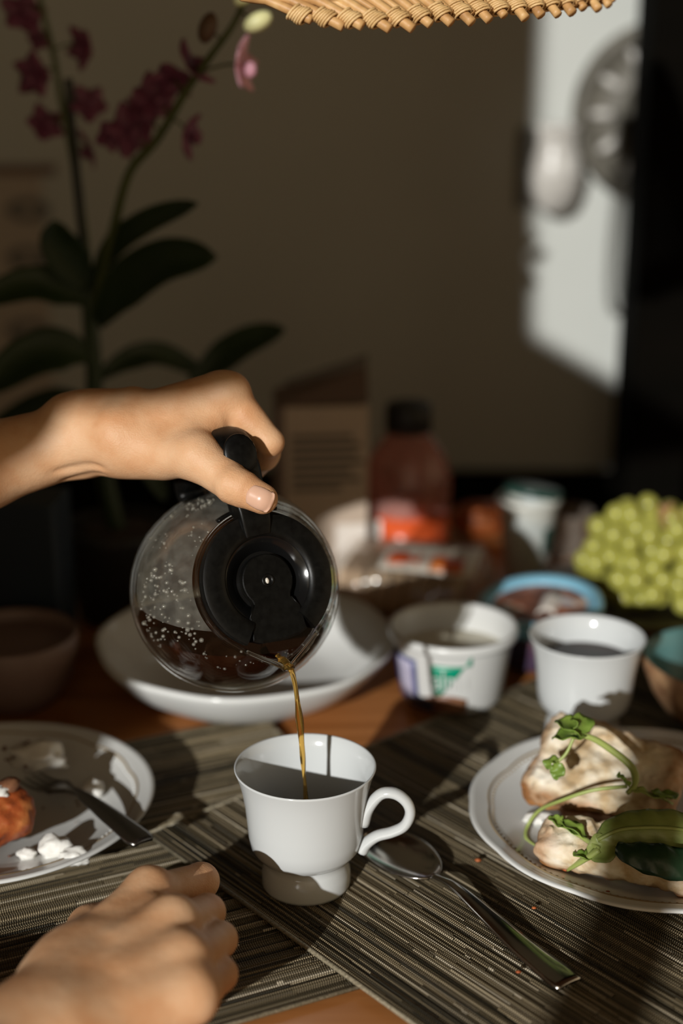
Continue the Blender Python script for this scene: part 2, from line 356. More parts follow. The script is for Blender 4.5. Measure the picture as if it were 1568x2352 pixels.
def crumb(nt, b):
    v = coords(nt); n = N(nt, 'ShaderNodeTexNoise'); n.inputs['Scale'].default_value = 55; n.inputs['Detail'].default_value = 6; L(nt, v, n.inputs['Vector'])
    a = N(nt, 'ShaderNodeAttribute'); a.attribute_name = 'crust'
    c1 = ramp(nt, n.outputs[0], [(.36, (.50, .36, .20)), (.5, (.70, .60, .44)), (.62, (.80, .74, .62))]); c2 = ramp(nt, n.outputs[0], [(.35, (.13, .045, .015)), (.6, (.42, .20, .07))])
    mx = N(nt, 'ShaderNodeMix', data_type='RGBA'); L(nt, a.outputs['Fac'], mx.inputs[0]); L(nt, c1, mx.inputs[6]); L(nt, c2, mx.inputs[7]); L(nt, mx.outputs[2], b.inputs['Base Color'])
    n2 = N(nt, 'ShaderNodeTexNoise'); n2.inputs['Scale'].default_value = 420; n2.inputs['Detail'].default_value = 5; L(nt, v, n2.inputs['Vector'])
    bp = N(nt, 'ShaderNodeBump'); bp.inputs['Strength'].default_value = .5; bp.inputs['Distance'].default_value = .001; L(nt, n2.outputs[0], bp.inputs['Height']); L(nt, bp.outputs[0], b.inputs['Normal'])
M['crumb'] = mat('bread', rough=.75, spec=.25, sss=.08, build=crumb)
M['toast'] = mat('red_toast', rough=.45, build=noisy([(.3, (.14, .028, .009)), (.5, (.34, .075, .018)), (.7, (.46, .16, .045))], 70, bump=.5))
M['cheese'] = mat('white_cheese', rough=.5, sss=.2, sss_col=(1, .9, .8), build=noisy([(.3, (.70, .69, .64)), (.7, (.82, .81, .77))], 90, bump=.4))
M['herb'] = mat('herb_green', rough=.4, sss=.08, sss_col=(.4, .8, .1), build=noisy([(.3, (.09, .16, .022)), (.7, (.22, .31, .055))], 90, bump=.3))
M['herb_stem'] = mat('herb_stem', (.30, .36, .10), rough=.4)
M['lettuce'] = mat('lettuce_leaf', rough=.38, sss=.08, sss_col=(.4, .8, .1), build=noisy([(.3, (.13, .18, .035)), (.6, (.25, .30, .085)), (.75, (.40, .43, .19))], 60, bump=.3, stretch=(.25, 1, 1)))
M['basil'] = mat('dark_leaf', rough=.32, build=noisy([(.3, (.008, .028, .014)), (.7, (.020, .052, .022))], 60, bump=.3))
M['oil'] = mat('brown_sauce', (.20, .11, .04), rough=.1)
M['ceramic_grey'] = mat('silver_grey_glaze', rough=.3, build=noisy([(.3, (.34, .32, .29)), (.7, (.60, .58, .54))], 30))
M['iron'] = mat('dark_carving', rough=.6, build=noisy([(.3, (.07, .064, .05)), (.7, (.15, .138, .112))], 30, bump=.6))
M['curtain'] = mat('curtain_cloth', (.10, .07, .05), rough=.9)
M['shirt'] = mat('shirt_cloth', (.10, .09, .08), rough=.9)
M['hair'] = mat('hair', (.03, .02, .012), rough=.5)
M['pinhole'] = mat('pin_end', (.62, .58, .50), rough=.3)

# ------------------------------------------------------------------ the setting
def slab(name, c, s, m, **kw): v, f = box(c, s); return mesh(name, v, f, m, smooth=False, **kw)
slab('floor', (0, .6, -.78), (6, 5, .06), M['floor'], kind='structure')
slab('wall_back', (0, 1.96, .5), (6, .12, 2.5), M['wall'], kind='structure')
slab('baseboard_back', (0, 1.888, -.40), (6, .024, .70), M['dark_wood'], kind='structure')  # added near-black board, its colour standing in for shade low on the wall
slab('wall_left', (-1.42, .5, .5), (.1, 3.1, 2.5), M['wall'], kind='structure')
slab('ceiling', (0, .5, 1.80), (6, 3.1, .1), M['ceiling'], kind='structure')
# dark door at the right: post, frame edge and leaf
d1 = bpy.data.objects.new('door_1', None); COL.objects.link(d1); d1['kind'] = 'structure'
v, f = box((.389, 1.74, .5), (.075, .10, 2.5)); bevel(mesh('door_post', v, f, M['dark_wood'], d1, smooth=False), .004)
v, f = box((.81, 1.78, .5), (.80, .04, 2.5)); mesh('door_panel', v, f, M['dark_wood'], d1, smooth=False)
for zc in (.05, .75):
    v, f = box((.66, 1.757, zc + .2), (.30, .014, .55)); bevel(mesh('raised_panel', v, f, M['dark_wood'], d1, smooth=False), .006)
# the window wall behind the camera: the sun comes in here
YR = -1.0
wr = MB()
wr.add(*box((-1.99, YR - .05, .5), (2.0, .1, 2.5)))        # left of the opening
wr.add(*box((1.95, YR - .05, .5), (2.3, .1, 2.5)))         # right of it
wr.add(*box((0, YR - .05, 1.95), (6, .1, .4)))
wr.out('wall_rear', M['wall'], smooth=False, kind='structure')
w1 = bpy.data.objects.new('window_1', None); COL.objects.link(w1); w1['kind'] = 'structure'
v, f = box((-.527, YR, .5), (.036, .05, 2.5)); mesh('window_mullion', v, f, M['dark_wood'], w1, smooth=False)
v = [(x, YR + dy, z) for dy in (-.02, .02) for x, z in [(-1.02, .920), (-.85, .924), (-.800, .934), (-.62, .960), (-1.02, 1.185)]]  # added slanted bar, shaped to cut the sunlight reaching the back wall
mesh('window_rail', v, [(0, 1, 2, 3, 4), (9, 8, 7, 6, 5)] + [(i, i + 5, (i + 1) % 5 + 5, (i + 1) % 5) for i in range(5)], M['dark_wood'], w1, smooth=False)
# added unseen hanging at the left jamb; its edge is shaped to cut the sun
edge = smooth_path([(-1.02, -.7, 0), (-1.0, .5, 0), (-.990, .70, 0), (-.955, .81, 0), (-.930, .86, 0), (-.900, .905, 0), (-.90, 1.1, 0), (-.905, 1.3, 0), (-.905, 1.9, 0)], 40)
P = [[(x - (1 - j / 10) * .18, YR + .03 + .012 * math.sin(j * 2.2), z) for j in range(11)] for x, z, _ in edge]
v, f = grid_surf(P, .004); c = mesh('curtain', v, f, M['curtain'], w1)

# ------------------------------------------------------------------ table
tb = thing('dining_table', 'orange-brown wooden dining table laid for breakfast', 'table', (.2, .9, 0))
for i in range(11):                                         # boards run away from the window wall, joints closed tight
    x0 = -.50 + i * .14
    v, f = box((x0 + .07, .835, -.0145), (.1396, 1.37, .025)); bevel(mesh('table_board', v, f, M['wood'], tb, smooth=False), .0006, 1)
for x in (-.42, .95):
    for y in (.24, 1.43):
        v, f = box((x, y, -.39), (.06, .06, .72)); bevel(mesh('leg', v, f, M['wood'], tb, smooth=False), .004)
for y in (.22, 1.45):
    v, f = box((.27, y, -.06), (1.36, .025, .06)); mesh('apron', v, f, M['wood'], tb, smooth=False)

def placemat(label, corner, ang, lu, lv, z0, sgn=1):
    u = np.array([math.cos(R(ang)), math.sin(R(ang)), 0]); w = sgn * np.array([-u[1], u[0], 0])
    c = np.array([corner[0], corner[1], z0])
    t = thing('placemat', label, 'placemat', c)
    P = [c, c + u * lu, c + u * lu + w * lv, c + w * lv]
    v = [p + np.array([0, 0, dz]) for dz in (0, .0010) for p in P]
    mesh('backing', v, [(0, 1, 2, 3), (7, 6, 5, 4), (0, 4, 5, 1), (1, 5, 6, 2), (2, 6, 7, 3), (3, 7, 4, 0)], M['mat_base'], t, smooth=False)
    V = []; F = []; SH = []; AL = []; q = 0; n = 0
    prev = None
    while q < lv - .001:
        wd = random.choice([.0013, .0016, .0019, .0024]); a = -random.random() * .05
        tone = min(1, max(0, random.gauss(.50, .26)))
        if random.random() < .10: wd *= .6; tone = .06
        while a < lu:
            b = a + random.uniform(.02, .13); a1, b1 = max(a, 0), min(b, lu)
            if b1 > a1 + .0005:
                h = .0008 + .0010 * random.random(); sh = min(1, max(0, tone + random.gauss(0, .14)))
                if random.random() < .03: sh = 1; b1 = min(b1, a1 + .004); h = .0016; b = b1
                dq = random.gauss(0, .00012)
                for e, s in enumerate((a1, b1)):
                    for k in range(5):
                        th = math.pi * k / 4; V.append(c + u * s + w * (q + dq + wd * .5 - wd * .52 * math.cos(th)) + np.array([0, 0, .0009 + h * math.sin(th)])); SH.append(sh); AL.append(s + q * 3)
                F += [(n + k, n + 5 + k, n + 6 + k, n + 1 + k) if sgn > 0 else (n + 1 + k, n + 6 + k, n + 5 + k, n + k) for k in range(4)]; n += 10
            a = b + .0003
        q += wd
    o = mesh('woven_strands', V, F, M['strand'], t, kind='stuff')
    for nm, dat in (('shade', SH), ('along', AL)):
        at_ = o.data.attributes.new(nm, 'FLOAT', 'POINT'); at_.data.foreach_set('value', dat)
    for a, b in ((0, 1), (1, 2), (2, 3), (3, 0)):
        v, f = tube([P[a] + [0, 0, .0014], P[b] + [0, 0, .0014]], .0014, 8); mesh('hem', v, f, M['hem'], t)
    return t
placemat('grey-brown woven placemat under the clenched hand and the tomato toast plate', (.083, .705), 25 + 180, .46, .34, .0, -1)
placemat('grey-brown woven placemat under the cup being filled and the teaspoon', (-.1275, .829), -49.5, .36, .47, .0030, 1)
ZA, ZB = .0026, .0056                                       # tops of the two mats

# ------------------------------------------------------------------ cups
CUP = [(0, .010), (.019, .010), (.020, .004), (.0245, .0), (.0268, .0), (.0275, .002), (.0272, .010), (.0255, .015), (.0245, .0185), (.0262, .0205), (.030, .0225), (.0335, .0275), (.0350, .035),
       (.0358, .045), (.0368, .055), (.0384, .065), (.0404, .073), (.0424, .0785), (.0428, .0795), (.0424, .0802), (.0414, .0797), (.0392, .0725), (.0372, .064), (.0355, .054), (.0345, .044), (.0335, .035), (.0315, .0285), (.027, .0245), (.015, .0225), (0, .0222)]
def cup(label, c, hdir, fill):
    c = np.array(c, float); t = thing('coffee_cup', label, 'cup', c, 'footed white coffee cups')
    v, f = lathe(CUP, 72, c); mesh('cup_body', v, f, M['porcelain'], t)
    hd = np.array([hdir[0], hdir[1], 0]); hd /= np.linalg.norm(hd)
    hp = [(.0350, .044), (.0385, .0545), (.046, .0645), (.0545, .0655), (.0615, .0605), (.0638, .053), (.0605, .0445), (.053, .0395), (.044, .036), (.0375, .0305), (.0345, .0255)]
    path = smooth_path([c + hd * r + np.array([0, 0, z]) for r, z in hp], 48); rr = .0036 + .0012 * np.abs(np.linspace(-1, 1, 48)) ** 4
    v, f = tube(path, rr, 12, True, (1.15, .9)); mesh('handle', v, f, M['porcelain'], t)
    if fill:
        v, f = lathe([(.0335 + (fill - .035) * .09, fill), (0.0001, fill)], 48, c); mesh('coffee', v, f, M['coffee'], t)
    return t
CUP1 = np.array([-.0218, .770, ZB])
cup('white footed coffee cup being filled by the stream of coffee', CUP1, (1, -.16), .034)
CUP2 = np.array([.1815, .974, ZB - .0002])
cup('white footed coffee cup standing behind the sandwich plate, beside the yogurt tub', CUP2, (.3, 1), .060)

# ------------------------------------------------------------------ plates
def plate(name, label, c, prof, m, mod=None, group=None):
    t = thing(name, label, 'plate', c, group); v, f = lathe(prof, 128, c, mod=mod); mesh('plate_body', v, f, m, t); return t
def flat_plate(r, h):
    return [(0, .003), (r * .50, .003), (r * .53, 0), (r * .56, 0), (r * .58, .003), (r * .66, .0055), (r * .85, h * .62), (r * .965, h * .90), (r * .995, h * .95), (r, h), (r * .99, h * 1.06), (r * .965, h * 1.03), (r * .93, h * .94), (r * .905, h * .93), (r * .87, h * .82), (r * .72, h * .50), (r * .66, .0085), (r * .62, .0065), (0, .006)]
PL = np.array([-.2365, .8485, ZA]); RL = .111
tl = plate('dinner_plate', 'white plate with tomato toast, white cheese crumbs and a fork', PL, flat_plate(RL, .019), M['plate'])
PRc = np.array([.2025, .8255, ZB]); RR = .1195
scal = lambda th, r, z: 1 + (.012 * np.abs(np.sin(th * 6 + .5)) - .006) * (r > RR * .9)
tr_ = plate('sandwich_plate', 'white scalloped plate carrying the open sandwich and herbs', PRc, flat_plate(RR, .019), M['plate'], scal)
th = np.linspace(0, 2 * math.pi, 241)
for base, rad, t, zz in ((PRc, RR, tr_, .019), (PL, RL, tl, .019)):
    rr = rad * (.885 + .014 * np.abs(np.sin(th * 6 + .5)))
    pts = np.stack([base[0] + rr * np.cos(th), base[1] + rr * np.sin(th), base[2] + zz * (.845 + .05 * np.abs(np.sin(th * 6 + .5)))], 1)
    v, f = tube(pts[:-1], .0009, 6, False); mesh('relief_line', v, f, M['plate_print'], t)
    bd = MB()
    for k in range(150):
        a = 2 * math.pi * k / 150; q = .862 + .014 * abs(math.sin(a * 6 + .5))
        bd.add(*ico((base[0] + rad * q * math.cos(a), base[1] + rad * q * math.sin(a), base[2] + zz * (.79 + .04 * abs(math.sin(a * 6 + .5)))), .0012, 1, (1, 1, .7)))
    bd.out('beaded_relief', M['plate_print'] if t is tr_ else M['plate'], t, kind='stuff')
DEEP = [(0, .004), (.058, .004), (.061, 0), (.066, 0), (.069, .004), (.080, .0065), (.096, .017), (.109, .029), (.117, .039), (.1200, .0435), (.1205, .0455), (.119, .0475), (.1155, .0460), (.1050, .0345), (.091, .0205), (.077, .0115), (.064, .0088), (.05, .0085), (0, .008)]
PW = np.array([-.0765, 1.063, ZA - .0008])
tw = plate('soup_plate', 'deep white soup plate standing behind the coffee pot', PW, DEEP, M['plate'], lambda th, r, z: 1 + .010 * np.cos(8 * th + .6) * (r > .09))
mesh('hole', *ico(PW + [.03, -.03, .0088], .002, 1, (1, .6, .3)), M['plate_print'], tw).name = 'crumb_speck'

# ------------------------------------------------------------------ coffee pot (held and tilted), in its own axis frame
LID = at(613, 1333, .840)
AX = np.array([.40, -.824, .404]); AX /= np.linalg.norm(AX)
sp = at(662, 1540, .838) - LID; sp -= AX * sp.dot(AX); SPd = sp / np.linalg.norm(sp)
TX = np.cross(AX, SPd)                                     # frame: x = spout direction, y = across, z = pot axis
PM = np.stack([SPd, TX, AX], 1)
def pot(p): return LID + np.array(p, float) @ PM.T
pt = thing('coffee_pot', 'glass coffee pot with black lid and handle, tilted to pour', 'coffee pot', LID)
def spread(th, r, z):                                       # the neck is drawn out into a pouring lip at angle 0
    d = np.abs((th + math.pi) % (2 * math.pi) - math.pi); k = np.clip((z + .018) / .016, 0, 1.08)
    return 1 + .20 * k * np.maximum(0, 1 - d / R(38)) ** 1.25
OUT = [(0, -.1105), (.040, -.1105), (.047, -.1090), (.0515, -.1045), (.0575, -.093), (.0625, -.077), (.0642, -.062), (.0638, -.048), (.0610, -.034), (.0562, -.0225), (.0504, -.0145), (.0450, -.0090), (.0428, -.0060), (.0432, -.0030), (.0442, -.0005)]
INN = [(.0428, -.0005), (.0418, -.0030), (.0414, -.0060), (.0434, -.0095), (.0488, -.0155), (.0546, -.0235), (.0592, -.0348), (.0620, -.0485), (.0623, -.062), (.0607, -.0765), (.0558, -.092), (.0500, -.103), (.045, -.1065), (.039, -.1078), (0, -.1078)]
v, f = lathe(OUT + INN, 120, LID, PM, mod=spread); mesh('glass_jug', v, f, M['glass'], pt)
# base ring seam
v, f = lathe([(.0485, -.1085), (.0497, -.1082), (.0500, -.1068), (.0488, -.1066), (.0485, -.1085)], 96, LID, PM); mesh('base_ring', v, f, M['glass'], pt)
# coffee inside: inner shape cut by the level surface
bm = bmesh.new()
v, f = lathe([(r * .988, z) for r, z in INN[2:]], 96, LID, PM)
vv = [bm.verts.new(p) for p in v]
for q in f:
    try: bm.faces.new([vv[i] for i in q])
    except ValueError: pass
bmesh.ops.remove_doubles(bm, verts=bm.verts, dist=1e-6)
hole = [e for e in bm.edges if e.is_boundary]; bmesh.ops.holes_fill(bm, edges=hole)
LEVEL = float(at(664, 1532, .840)[2]) + .006
g = bmesh.ops.bisect_plane(bm, geom=bm.verts[:] + bm.edges[:] + bm.faces[:], plane_co=(0, 0, LEVEL), plane_no=(0, 0, 1), clear_outer=True)
bmesh.ops.holes_fill(bm, edges=[e for e in bm.edges if e.is_boundary]); bmesh.ops.recalc_face_normals(bm, faces=bm.faces)
v = [p.co[:] for p in bm.verts]
for i, p in enumerate(bm.verts): p.index = i
f = [[p.index for p in q.verts] for q in bm.faces]; bm.free()
o = mesh('coffee_inside', v, f, M['coffee'], pt); o.data.set_sharp_from_angle(angle=R(50))
# fog film and droplets on the inner glass
v, f = lathe([(r * .993, z) for r, z in INN[3:9]], 96, LID, PM)
bm = bmesh.new(); vv = [bm.verts.new(p) for p in v]
for q in f: bm.faces.new([vv[i] for i in q])
bmesh.ops.bisect_plane(bm, geom=bm.verts[:] + bm.edges[:] + bm.faces[:], plane_co=(0, 0, LEVEL + .017), plane_no=(0, 0, 1), clear_inner=True)
for i, p in enumerate(bm.verts): p.index = i
v = [p.co[:] for p in bm.verts]; keep = [[p.index for p in q.verts] for q in bm.faces]; bm.free()
mesh('condensation', v, keep, M['fog'], pt)
dr = MB(); prof = np.array(INN[3:9]); zs = prof[::-1, 1]; rs = prof[::-1, 0]; cnt = 0
while cnt < 560:
    a = random.uniform(0, 2 * math.pi); z = random.uniform(-.062, -.0102); r = np.interp(z, zs, rs) * .985
    p = pot((r * math.cos(a), r * math.sin(a), z))
    if mnoise.noise(Vector(p * 55)) < .02 or p[2] < LEVEL - .012: continue
    q = random.choice([.0005, .0006, .0008, .0011, .0014]) * random.uniform(.8, 1.3) * (.7 if p[2] < LEVEL + .006 else 1)
    dr.add(*ico(p, q, 1)); cnt += 1
dr.out('water_drops', M['drop'], pt, kind='stuff')
# lid
def cring(prof, gap, n=72): return lathe(prof, n, LID, PM, gap, 2 * math.pi - gap)
lidp = [(.0262, -.006), (.0262, .0015), (.0275, .0030), (.0300, .0036), (.0385, .0036), (.0404, .0028), (.0409, .0010), (.0405, -.004), (.0395, -.008), (.0262, -.008), (.0262, -.006)]
v, f = cring(lidp, R(33)); o = mesh('lid', v, f, M['plastic'], pt); o.data.set_sharp_from_angle(angle=R(40))
v, f = lathe([(0, -.0045), (.0270, -.0045), (.0270, -.0085), (0, -.0085)], 72, LID, PM); o = mesh('lid_floor', v, f, M['gloss_plastic'], pt); o.data.set_sharp_from_angle(angle=R(40))
v, f = cring([(.0262, .0012), (.0180, -.0040), (.0178, -.0046), (.0264, -.0046), (.0262, .0012)], R(30)); mesh('lid_slope', v, f, M['gloss_plastic'], pt)
# keyhole-shaped raised centre with a flared tail toward the spout
ol = [(.0158 * math.cos(a), .0158 * math.sin(a)) for a in np.linspace(R(52), R(308), 40)]
tail = [(.0125, -.0118), (.0200, -.0165), (.0330, -.0175), (.0355, -.012), (.0365, 0), (.0355, .012), (.0330, .0175), (.0200, .0165), (.0125, .0118)]
ol = ol + tail
k = len(ol); v = [pot((x, y, z)) for z in (-.006, .0010) for x, y in ol] + [pot((x * .96, y * .96, .0016)) for x, y in ol]
f = [(i, (i + 1) % k, k + (i + 1) % k, k + i) for i in range(k)] + [(k + i, k + (i + 1) % k, 2 * k + (i + 1) % k, 2 * k + i) for i in range(k)] + [tuple(range(2 * k, 3 * k))]
o = mesh('lid_centre', v, f, M['plastic'], pt, smooth=False)
v, f = lathe([(.0022, .0017), (.0030, .0023), (.0036, .0023), (.0040, .0016)], 32, LID, PM); mesh('lid_hole_rim', v, f, M['plastic'], o)
v, f = lathe([(.0022, .0018), (0, .0018)], 24, LID, PM); mesh('lid_hole', v, f, M['gloss_plastic'], o)
v, f = ico(pot((.0002, -.0006, .0016)), .0019, 2, (1, .65, .5), PM); mesh('pin_end', v, f, M['pinhole'], o)  # pale bead painting the brightness seen through the lid hole
for s in (-1, 1):                                           # bright chamfers either side of the tail
    v, f = tube([pot((.0125, s * .0122, .0012)), pot((.0215, s * .0175, .0012))], .0004, 6); mesh('edge_bead', v, f, M['plastic'], o)
# thumb tab: raised wedge at the back of the lid, running into the handle
def loft(rings, name, m, parent, sharp=35):
    k = len(rings[0]); v = [p for r_ in rings for p in r_]
    f = [(i * k + j, i * k + (j + 1) % k, (i + 1) * k + (j + 1) % k, (i + 1) * k + j) for i in range(len(rings) - 1) for j in range(k)]
    f += [tuple(range(k))[::-1], tuple((len(rings) - 1) * k + j for j in range(k))]
    o = mesh(name, v, f, m, parent); o.data.set_sharp_from_angle(angle=R(sharp)); return o
def rrect(cx, w, z0, z1, rad=.003, n=4):
    out = []
    for qx, qz, a0 in ((w / 2 - rad, z1 - rad, 0), (-w / 2 + rad, z1 - rad, 90), (-w / 2 + rad, z0 + rad, 180), (w / 2 - rad, z0 + rad, 270)):
        for i in range(n + 1): a = R(a0 + 90 * i / n); out.append((cx, qx + rad * math.cos(a), qz + rad * math.sin(a)))
    return out
hd = thing  # (alias unused)
loft([[pot(p) for p in rrect(x, w, z0, z1, .0022)] for x, w, z0, z1 in ((-.0270, .0165, -.004, .0042), (-.0330, .0185, -.005, .0062), (-.0420, .0200, -.007, .0080), (-.0480, .0210, -.008, .0075))], 'thumb_tab', M['plastic'], pt)
# handle: collar arm up, grip running back along the jug, strap down to the waist band
def hring(c, t, wy, th_, n=20):
    c = np.array(c, float); t = np.array(t, float); t /= np.linalg.norm(t); y = np.array([0, 1, 0]); nn = np.cross(t, y)
    return [pot(c + y * wy * math.copysign(abs(math.cos(a)) ** .75, math.cos(a)) + nn * th_ * math.copysign(abs(math.sin(a)) ** .75, math.sin(a))) for a in np.linspace(0, 2 * math.pi, n, endpoint=False)]
hpts = smooth_path([(-.044, 0, -.004), (-.058, 0, -.002), (-.074, 0, -.004), (-.0855, 0, -.012), (-.0885, 0, -.026), (-.0875, 0, -.045), (-.085, 0, -.065), (-.081, 0, -.082), (-.073, 0, -.094), (-.064, 0, -.094), (-.058, 0, -.084)], 44)
tg = np.gradient(hpts, axis=0); s_ = np.linspace(0, 1, 44)
wy = np.interp(s_, [0, .12, .3, .45, .75, .9, 1], [.0112, .0128, .0142, .0130, .0110, .0098, .0085]); tk = np.interp(s_, [0, .1, .25, .4, .75, .9, 1], [.0055, .0060, .0085, .0095, .0085, .0050, .0035])
loft([hring(hpts[i], tg[i], wy[i], tk[i]) for i in range(44)], 'handle', M['plastic'], pt, 60)
v, f = ico(pot((-.0765, .0, .0058)), .0100, 3, (1.2, 1.05, .25), PM); mesh('handle_cap', v, f, M['plastic'], pt)
v, f = lathe([(.0440, -.0090), (.0462, -.0090), (.0458, -.0050), (.0440, -.0045), (.0440, -.0090)], 40, LID, PM, R(155), R(205)); mesh('neck_band', v, f, M['plastic'], pt)
# the pouring lip's thick glass edges
for s in (-1, 1):
    p = smooth_path([pot((.0372, s * .0235, .0002)), pot((.0438, s * .0145, .0006)), pot((.0495, s * .0060, .0004)), pot((.0532, s * .0014, -.0008))], 18)
    v, f = tube(p, np.linspace(.0012, .0017, 18), 8); mesh('glass_lip', v, f, M['lip_glass'], pt)
v, f = tube(smooth_path([pot((.044, -.003, -.0050)), pot((.048, -.001, -.0035)), pot((.0512, .0005, -.0018)), pot((.0535, .001, .0002))], 16), [.0012] * 4 + [.0022] * 8 + [.0024] * 4, 8, True, (1.7, .9)); mesh('coffee_at_lip', v, f, M['amber'], pt)

# falling stream: twisted ribbon of coffee
top = pot((.0530, .0008, .0004)); bot = np.array([CUP1[0] + .0015, CUP1[1] - .002, CUP1[2] + .0335])
st = []
for t in np.linspace(0, 1, 70):
    zz = top[2] + (bot[2] - top[2]) * t; s = math.sqrt(t)
    st.append((top[0] + (bot[0] - top[0]) * s, top[1] + (bot[1] - top[1]) * s, zz))
st = np.array(st); rr = .0018 - .0005 * np.linspace(0, 1, 70) + .00025 * np.sin(np.linspace(0, 26, 70)) * np.linspace(1, .3, 70)
V, F = tube(st, 1, 10, True)
V = V.reshape(70, 10, 3)
for i in range(70):
    tw_ = 5.5 * i / 69 * 2; loc = V[i] - st[i]; ang = np.arange(10) * 2 * math.pi / 10
    V[i] = st[i] + loc * (rr[i] * (1 + .32 * np.cos(2 * ang + tw_)))[:, None]
mesh('coffee_stream', V.reshape(-1, 3), F, M['amber'], None, label='thin amber stream of coffee falling from the pot into the cup', cat='coffee')

# ------------------------------------------------------------------ person: both arms reach in from the left
person = None
def A3(x, y, d): return at(x, y, d)
# left hand (around the pot handle): joints as (x, y, distance), radius
LH = dict(
    elbow=A3(-640, 1275, .870), fore=A3(-60, 1075, .884), wrist=A3(205, 1000, .884),
    i_mc=A3(275, 996, .868), i1=A3(523, 906, .869), i2=A3(619, 1016, .867), i3=A3(604, 1052, .886), i4=A3(580, 1075, .899),
    m_mc=A3(270, 985, .886), m1=A3(506, 910, .892), m2=A3(610, 1036, .889), m3=A3(575, 1078, .906), m4=A3(545, 1085, .911),
    r_mc=A3(262, 995, .900), r1=A3(478, 935, .912), r2=A3(575, 1060, .913), r3=A3(535, 1098, .924), r4=A3(505, 1095, .924),
    p_mc=A3(255, 1005, .912), p1=A3(448, 965, .928), p2=A3(532, 1075, .931), p3=A3(500, 1105, .936), p4=A3(475, 1098, .935),
    t_mc=A3(290, 1036, .870), t1=A3(452, 1048, .846), t2=A3(545, 1118, .834), t3=A3(603, 1146, .828))
def fl(P, J=LH):
    c = lambda a, b, ra, rb: capd(P, J[a], J[b], ra, rb)
    d = c('elbow', 'fore', .040, .0262); d = smin(d, c('fore', 'wrist', .0262, .0218), .012)
    pal = smin(c('i_mc', 'i1', .0172, .0128), c('m_mc', 'm1', .0168, .0128), .008)
    pal = smin(pal, c('r_mc', 'r1', .0160, .0120), .008); pal = smin(pal, c('p_mc', 'p1', .0155, .0112), .008)
    pal = smin(pal, c('wrist', 'i_mc', .0222, .0180), .012); pal = smin(pal, c('wrist', 'p_mc', .0205, .0155), .012)
    d = smin(d, pal, .012)
    th = smin(c('t_mc', 't1', .0142, .0136), c('t1', 't2', .0136, .0110), .006)
    th = smin(th, c('t2', 't3', .0108, .0090), .004)
    th = smin(th, elld(P, J['t2'] + np.array([-.001, -.004, .002]), (.0115, .0085, .0100)), .004)
    d = smin(d, th, .014)
    d = smin(d, capd(P, A3(440, 1000, .862), A3(488, 968, .866), .0125, .0100), .012)      # web of the thumb
    d = smin(d, capd(P, J['t_mc'] + [-.004, .004, .001], A3(380, 1042, .866), .0136, .0136), .012)  # ball of the thumb
    for p, r in (('i', (.0118, .0094, .0086, .0080, .0070)), ('m', (.0122, .0098, .0090, .0082, .0072)), ('r', (.0115, .0092, .0085, .0078, .0068)), ('p', (.0105, .0082, .0075, .0068, .0060))):
        f = smin(c(p + '1', p + '2', r[0], r[2]), c(p + '2', p + '3', r[2], r[3]), .0025); f = smin(f, c(p + '3', p + '4', r[3], r[4]), .0025)
        mid = (J[p + '1'] + J[p + '2']) / 2; f = smin(f, elld(P, mid + np.array([-.002, 0, -.004]), (.010, .009, .010)), .005)
        d = smin(d, f, .0045)
    # tendons and knuckle
    d = smin(d, elld(P, J['i1'] + np.array([.001, -.003, .0035]), (.0115, .0105, .0100)), .006)
    d = smin(d, capd(P, A3(330, 935, .868), A3(490, 888, .868), .006, .0055), .012)
    d = smin(d, capd(P, A3(150, 945, .880), A3(300, 918, .872), .0085, .006), .014)
    # creases: inside of the wrist and the bend of the thumb
    for a, b, q in ((A3(110, 1078, .872), A3(240, 1066, .862), .0012), (A3(150, 1098, .880), A3(235, 1092, .870), .0012)):
        d = np.maximum(d, -(capd(P, a, b, q, q * .6) - .0002) - .0006) if False else d + .0016 * np.exp(-(capd(P, a, b, 0, 0) / .0030) ** 2)
    for dx, dy in ((-3, -5), (4, 4), (11, 12)):
        q = J['t2'] + (A3(545 + dx, 1118 + dy, .834) - J['t2'])
        d = d + .0007 * np.exp(-(np.abs((P - q) @ ((J['t3'] - J['t2']) / np.linalg.norm(J['t3'] - J['t2']))) / .0010) ** 2) * (np.linalg.norm(P - J['t2'], axis=-1) < .016)
    return d
lo = A3(-60, 1075, .884) - [.05, .05, .05]; hi = np.array([-.02, .93, .345])
lo = np.array([-.285, .735, .155])
V1, F1 = surface(fl, lo, hi, .00135)

# right hand: a loose fist lying on the near placemat
def on_(x, y, z): return on(x, y, z)
RH = dict(
    elbow=np.array([-.375, .42, .058]), fore=on_(-120, 2560, .040), wrist=on_(70, 2420, .034),
    i_mc=on_(172, 2232, .039), i1=on_(342, 2058, .0520), i2=on_(461, 2024, .0400), i3=on_(448, 2064, .0200), i4=on_(400, 2082, .0165),
    m_mc=on_(165, 2285, .043), m1=on_(398, 2128, .0570), m2=on_(475, 2096, .0405), m3=on_(462, 2140, .0185), m4=on_(410, 2155, .0155),
    r_mc=on_(165, 2345, .043), r1=on_(424, 2215, .0540), r2=on_(503, 2158, .0385), r3=on_(480, 2206, .0170), r4=on_(430, 2220, .0150),
    p_mc=on_(175, 2405, .038), p1=on_(440, 2297, .0470), p2=on_(505, 2238, .0340), p3=on_(484, 2270, .0155), p4=on_(440, 2290, .0140),
    t_mc=on_(110, 2270, .038), t1=on_(205, 2128, .0250), t2=on_(290, 2090, .0210), t3=on_(350, 2080, .0180))
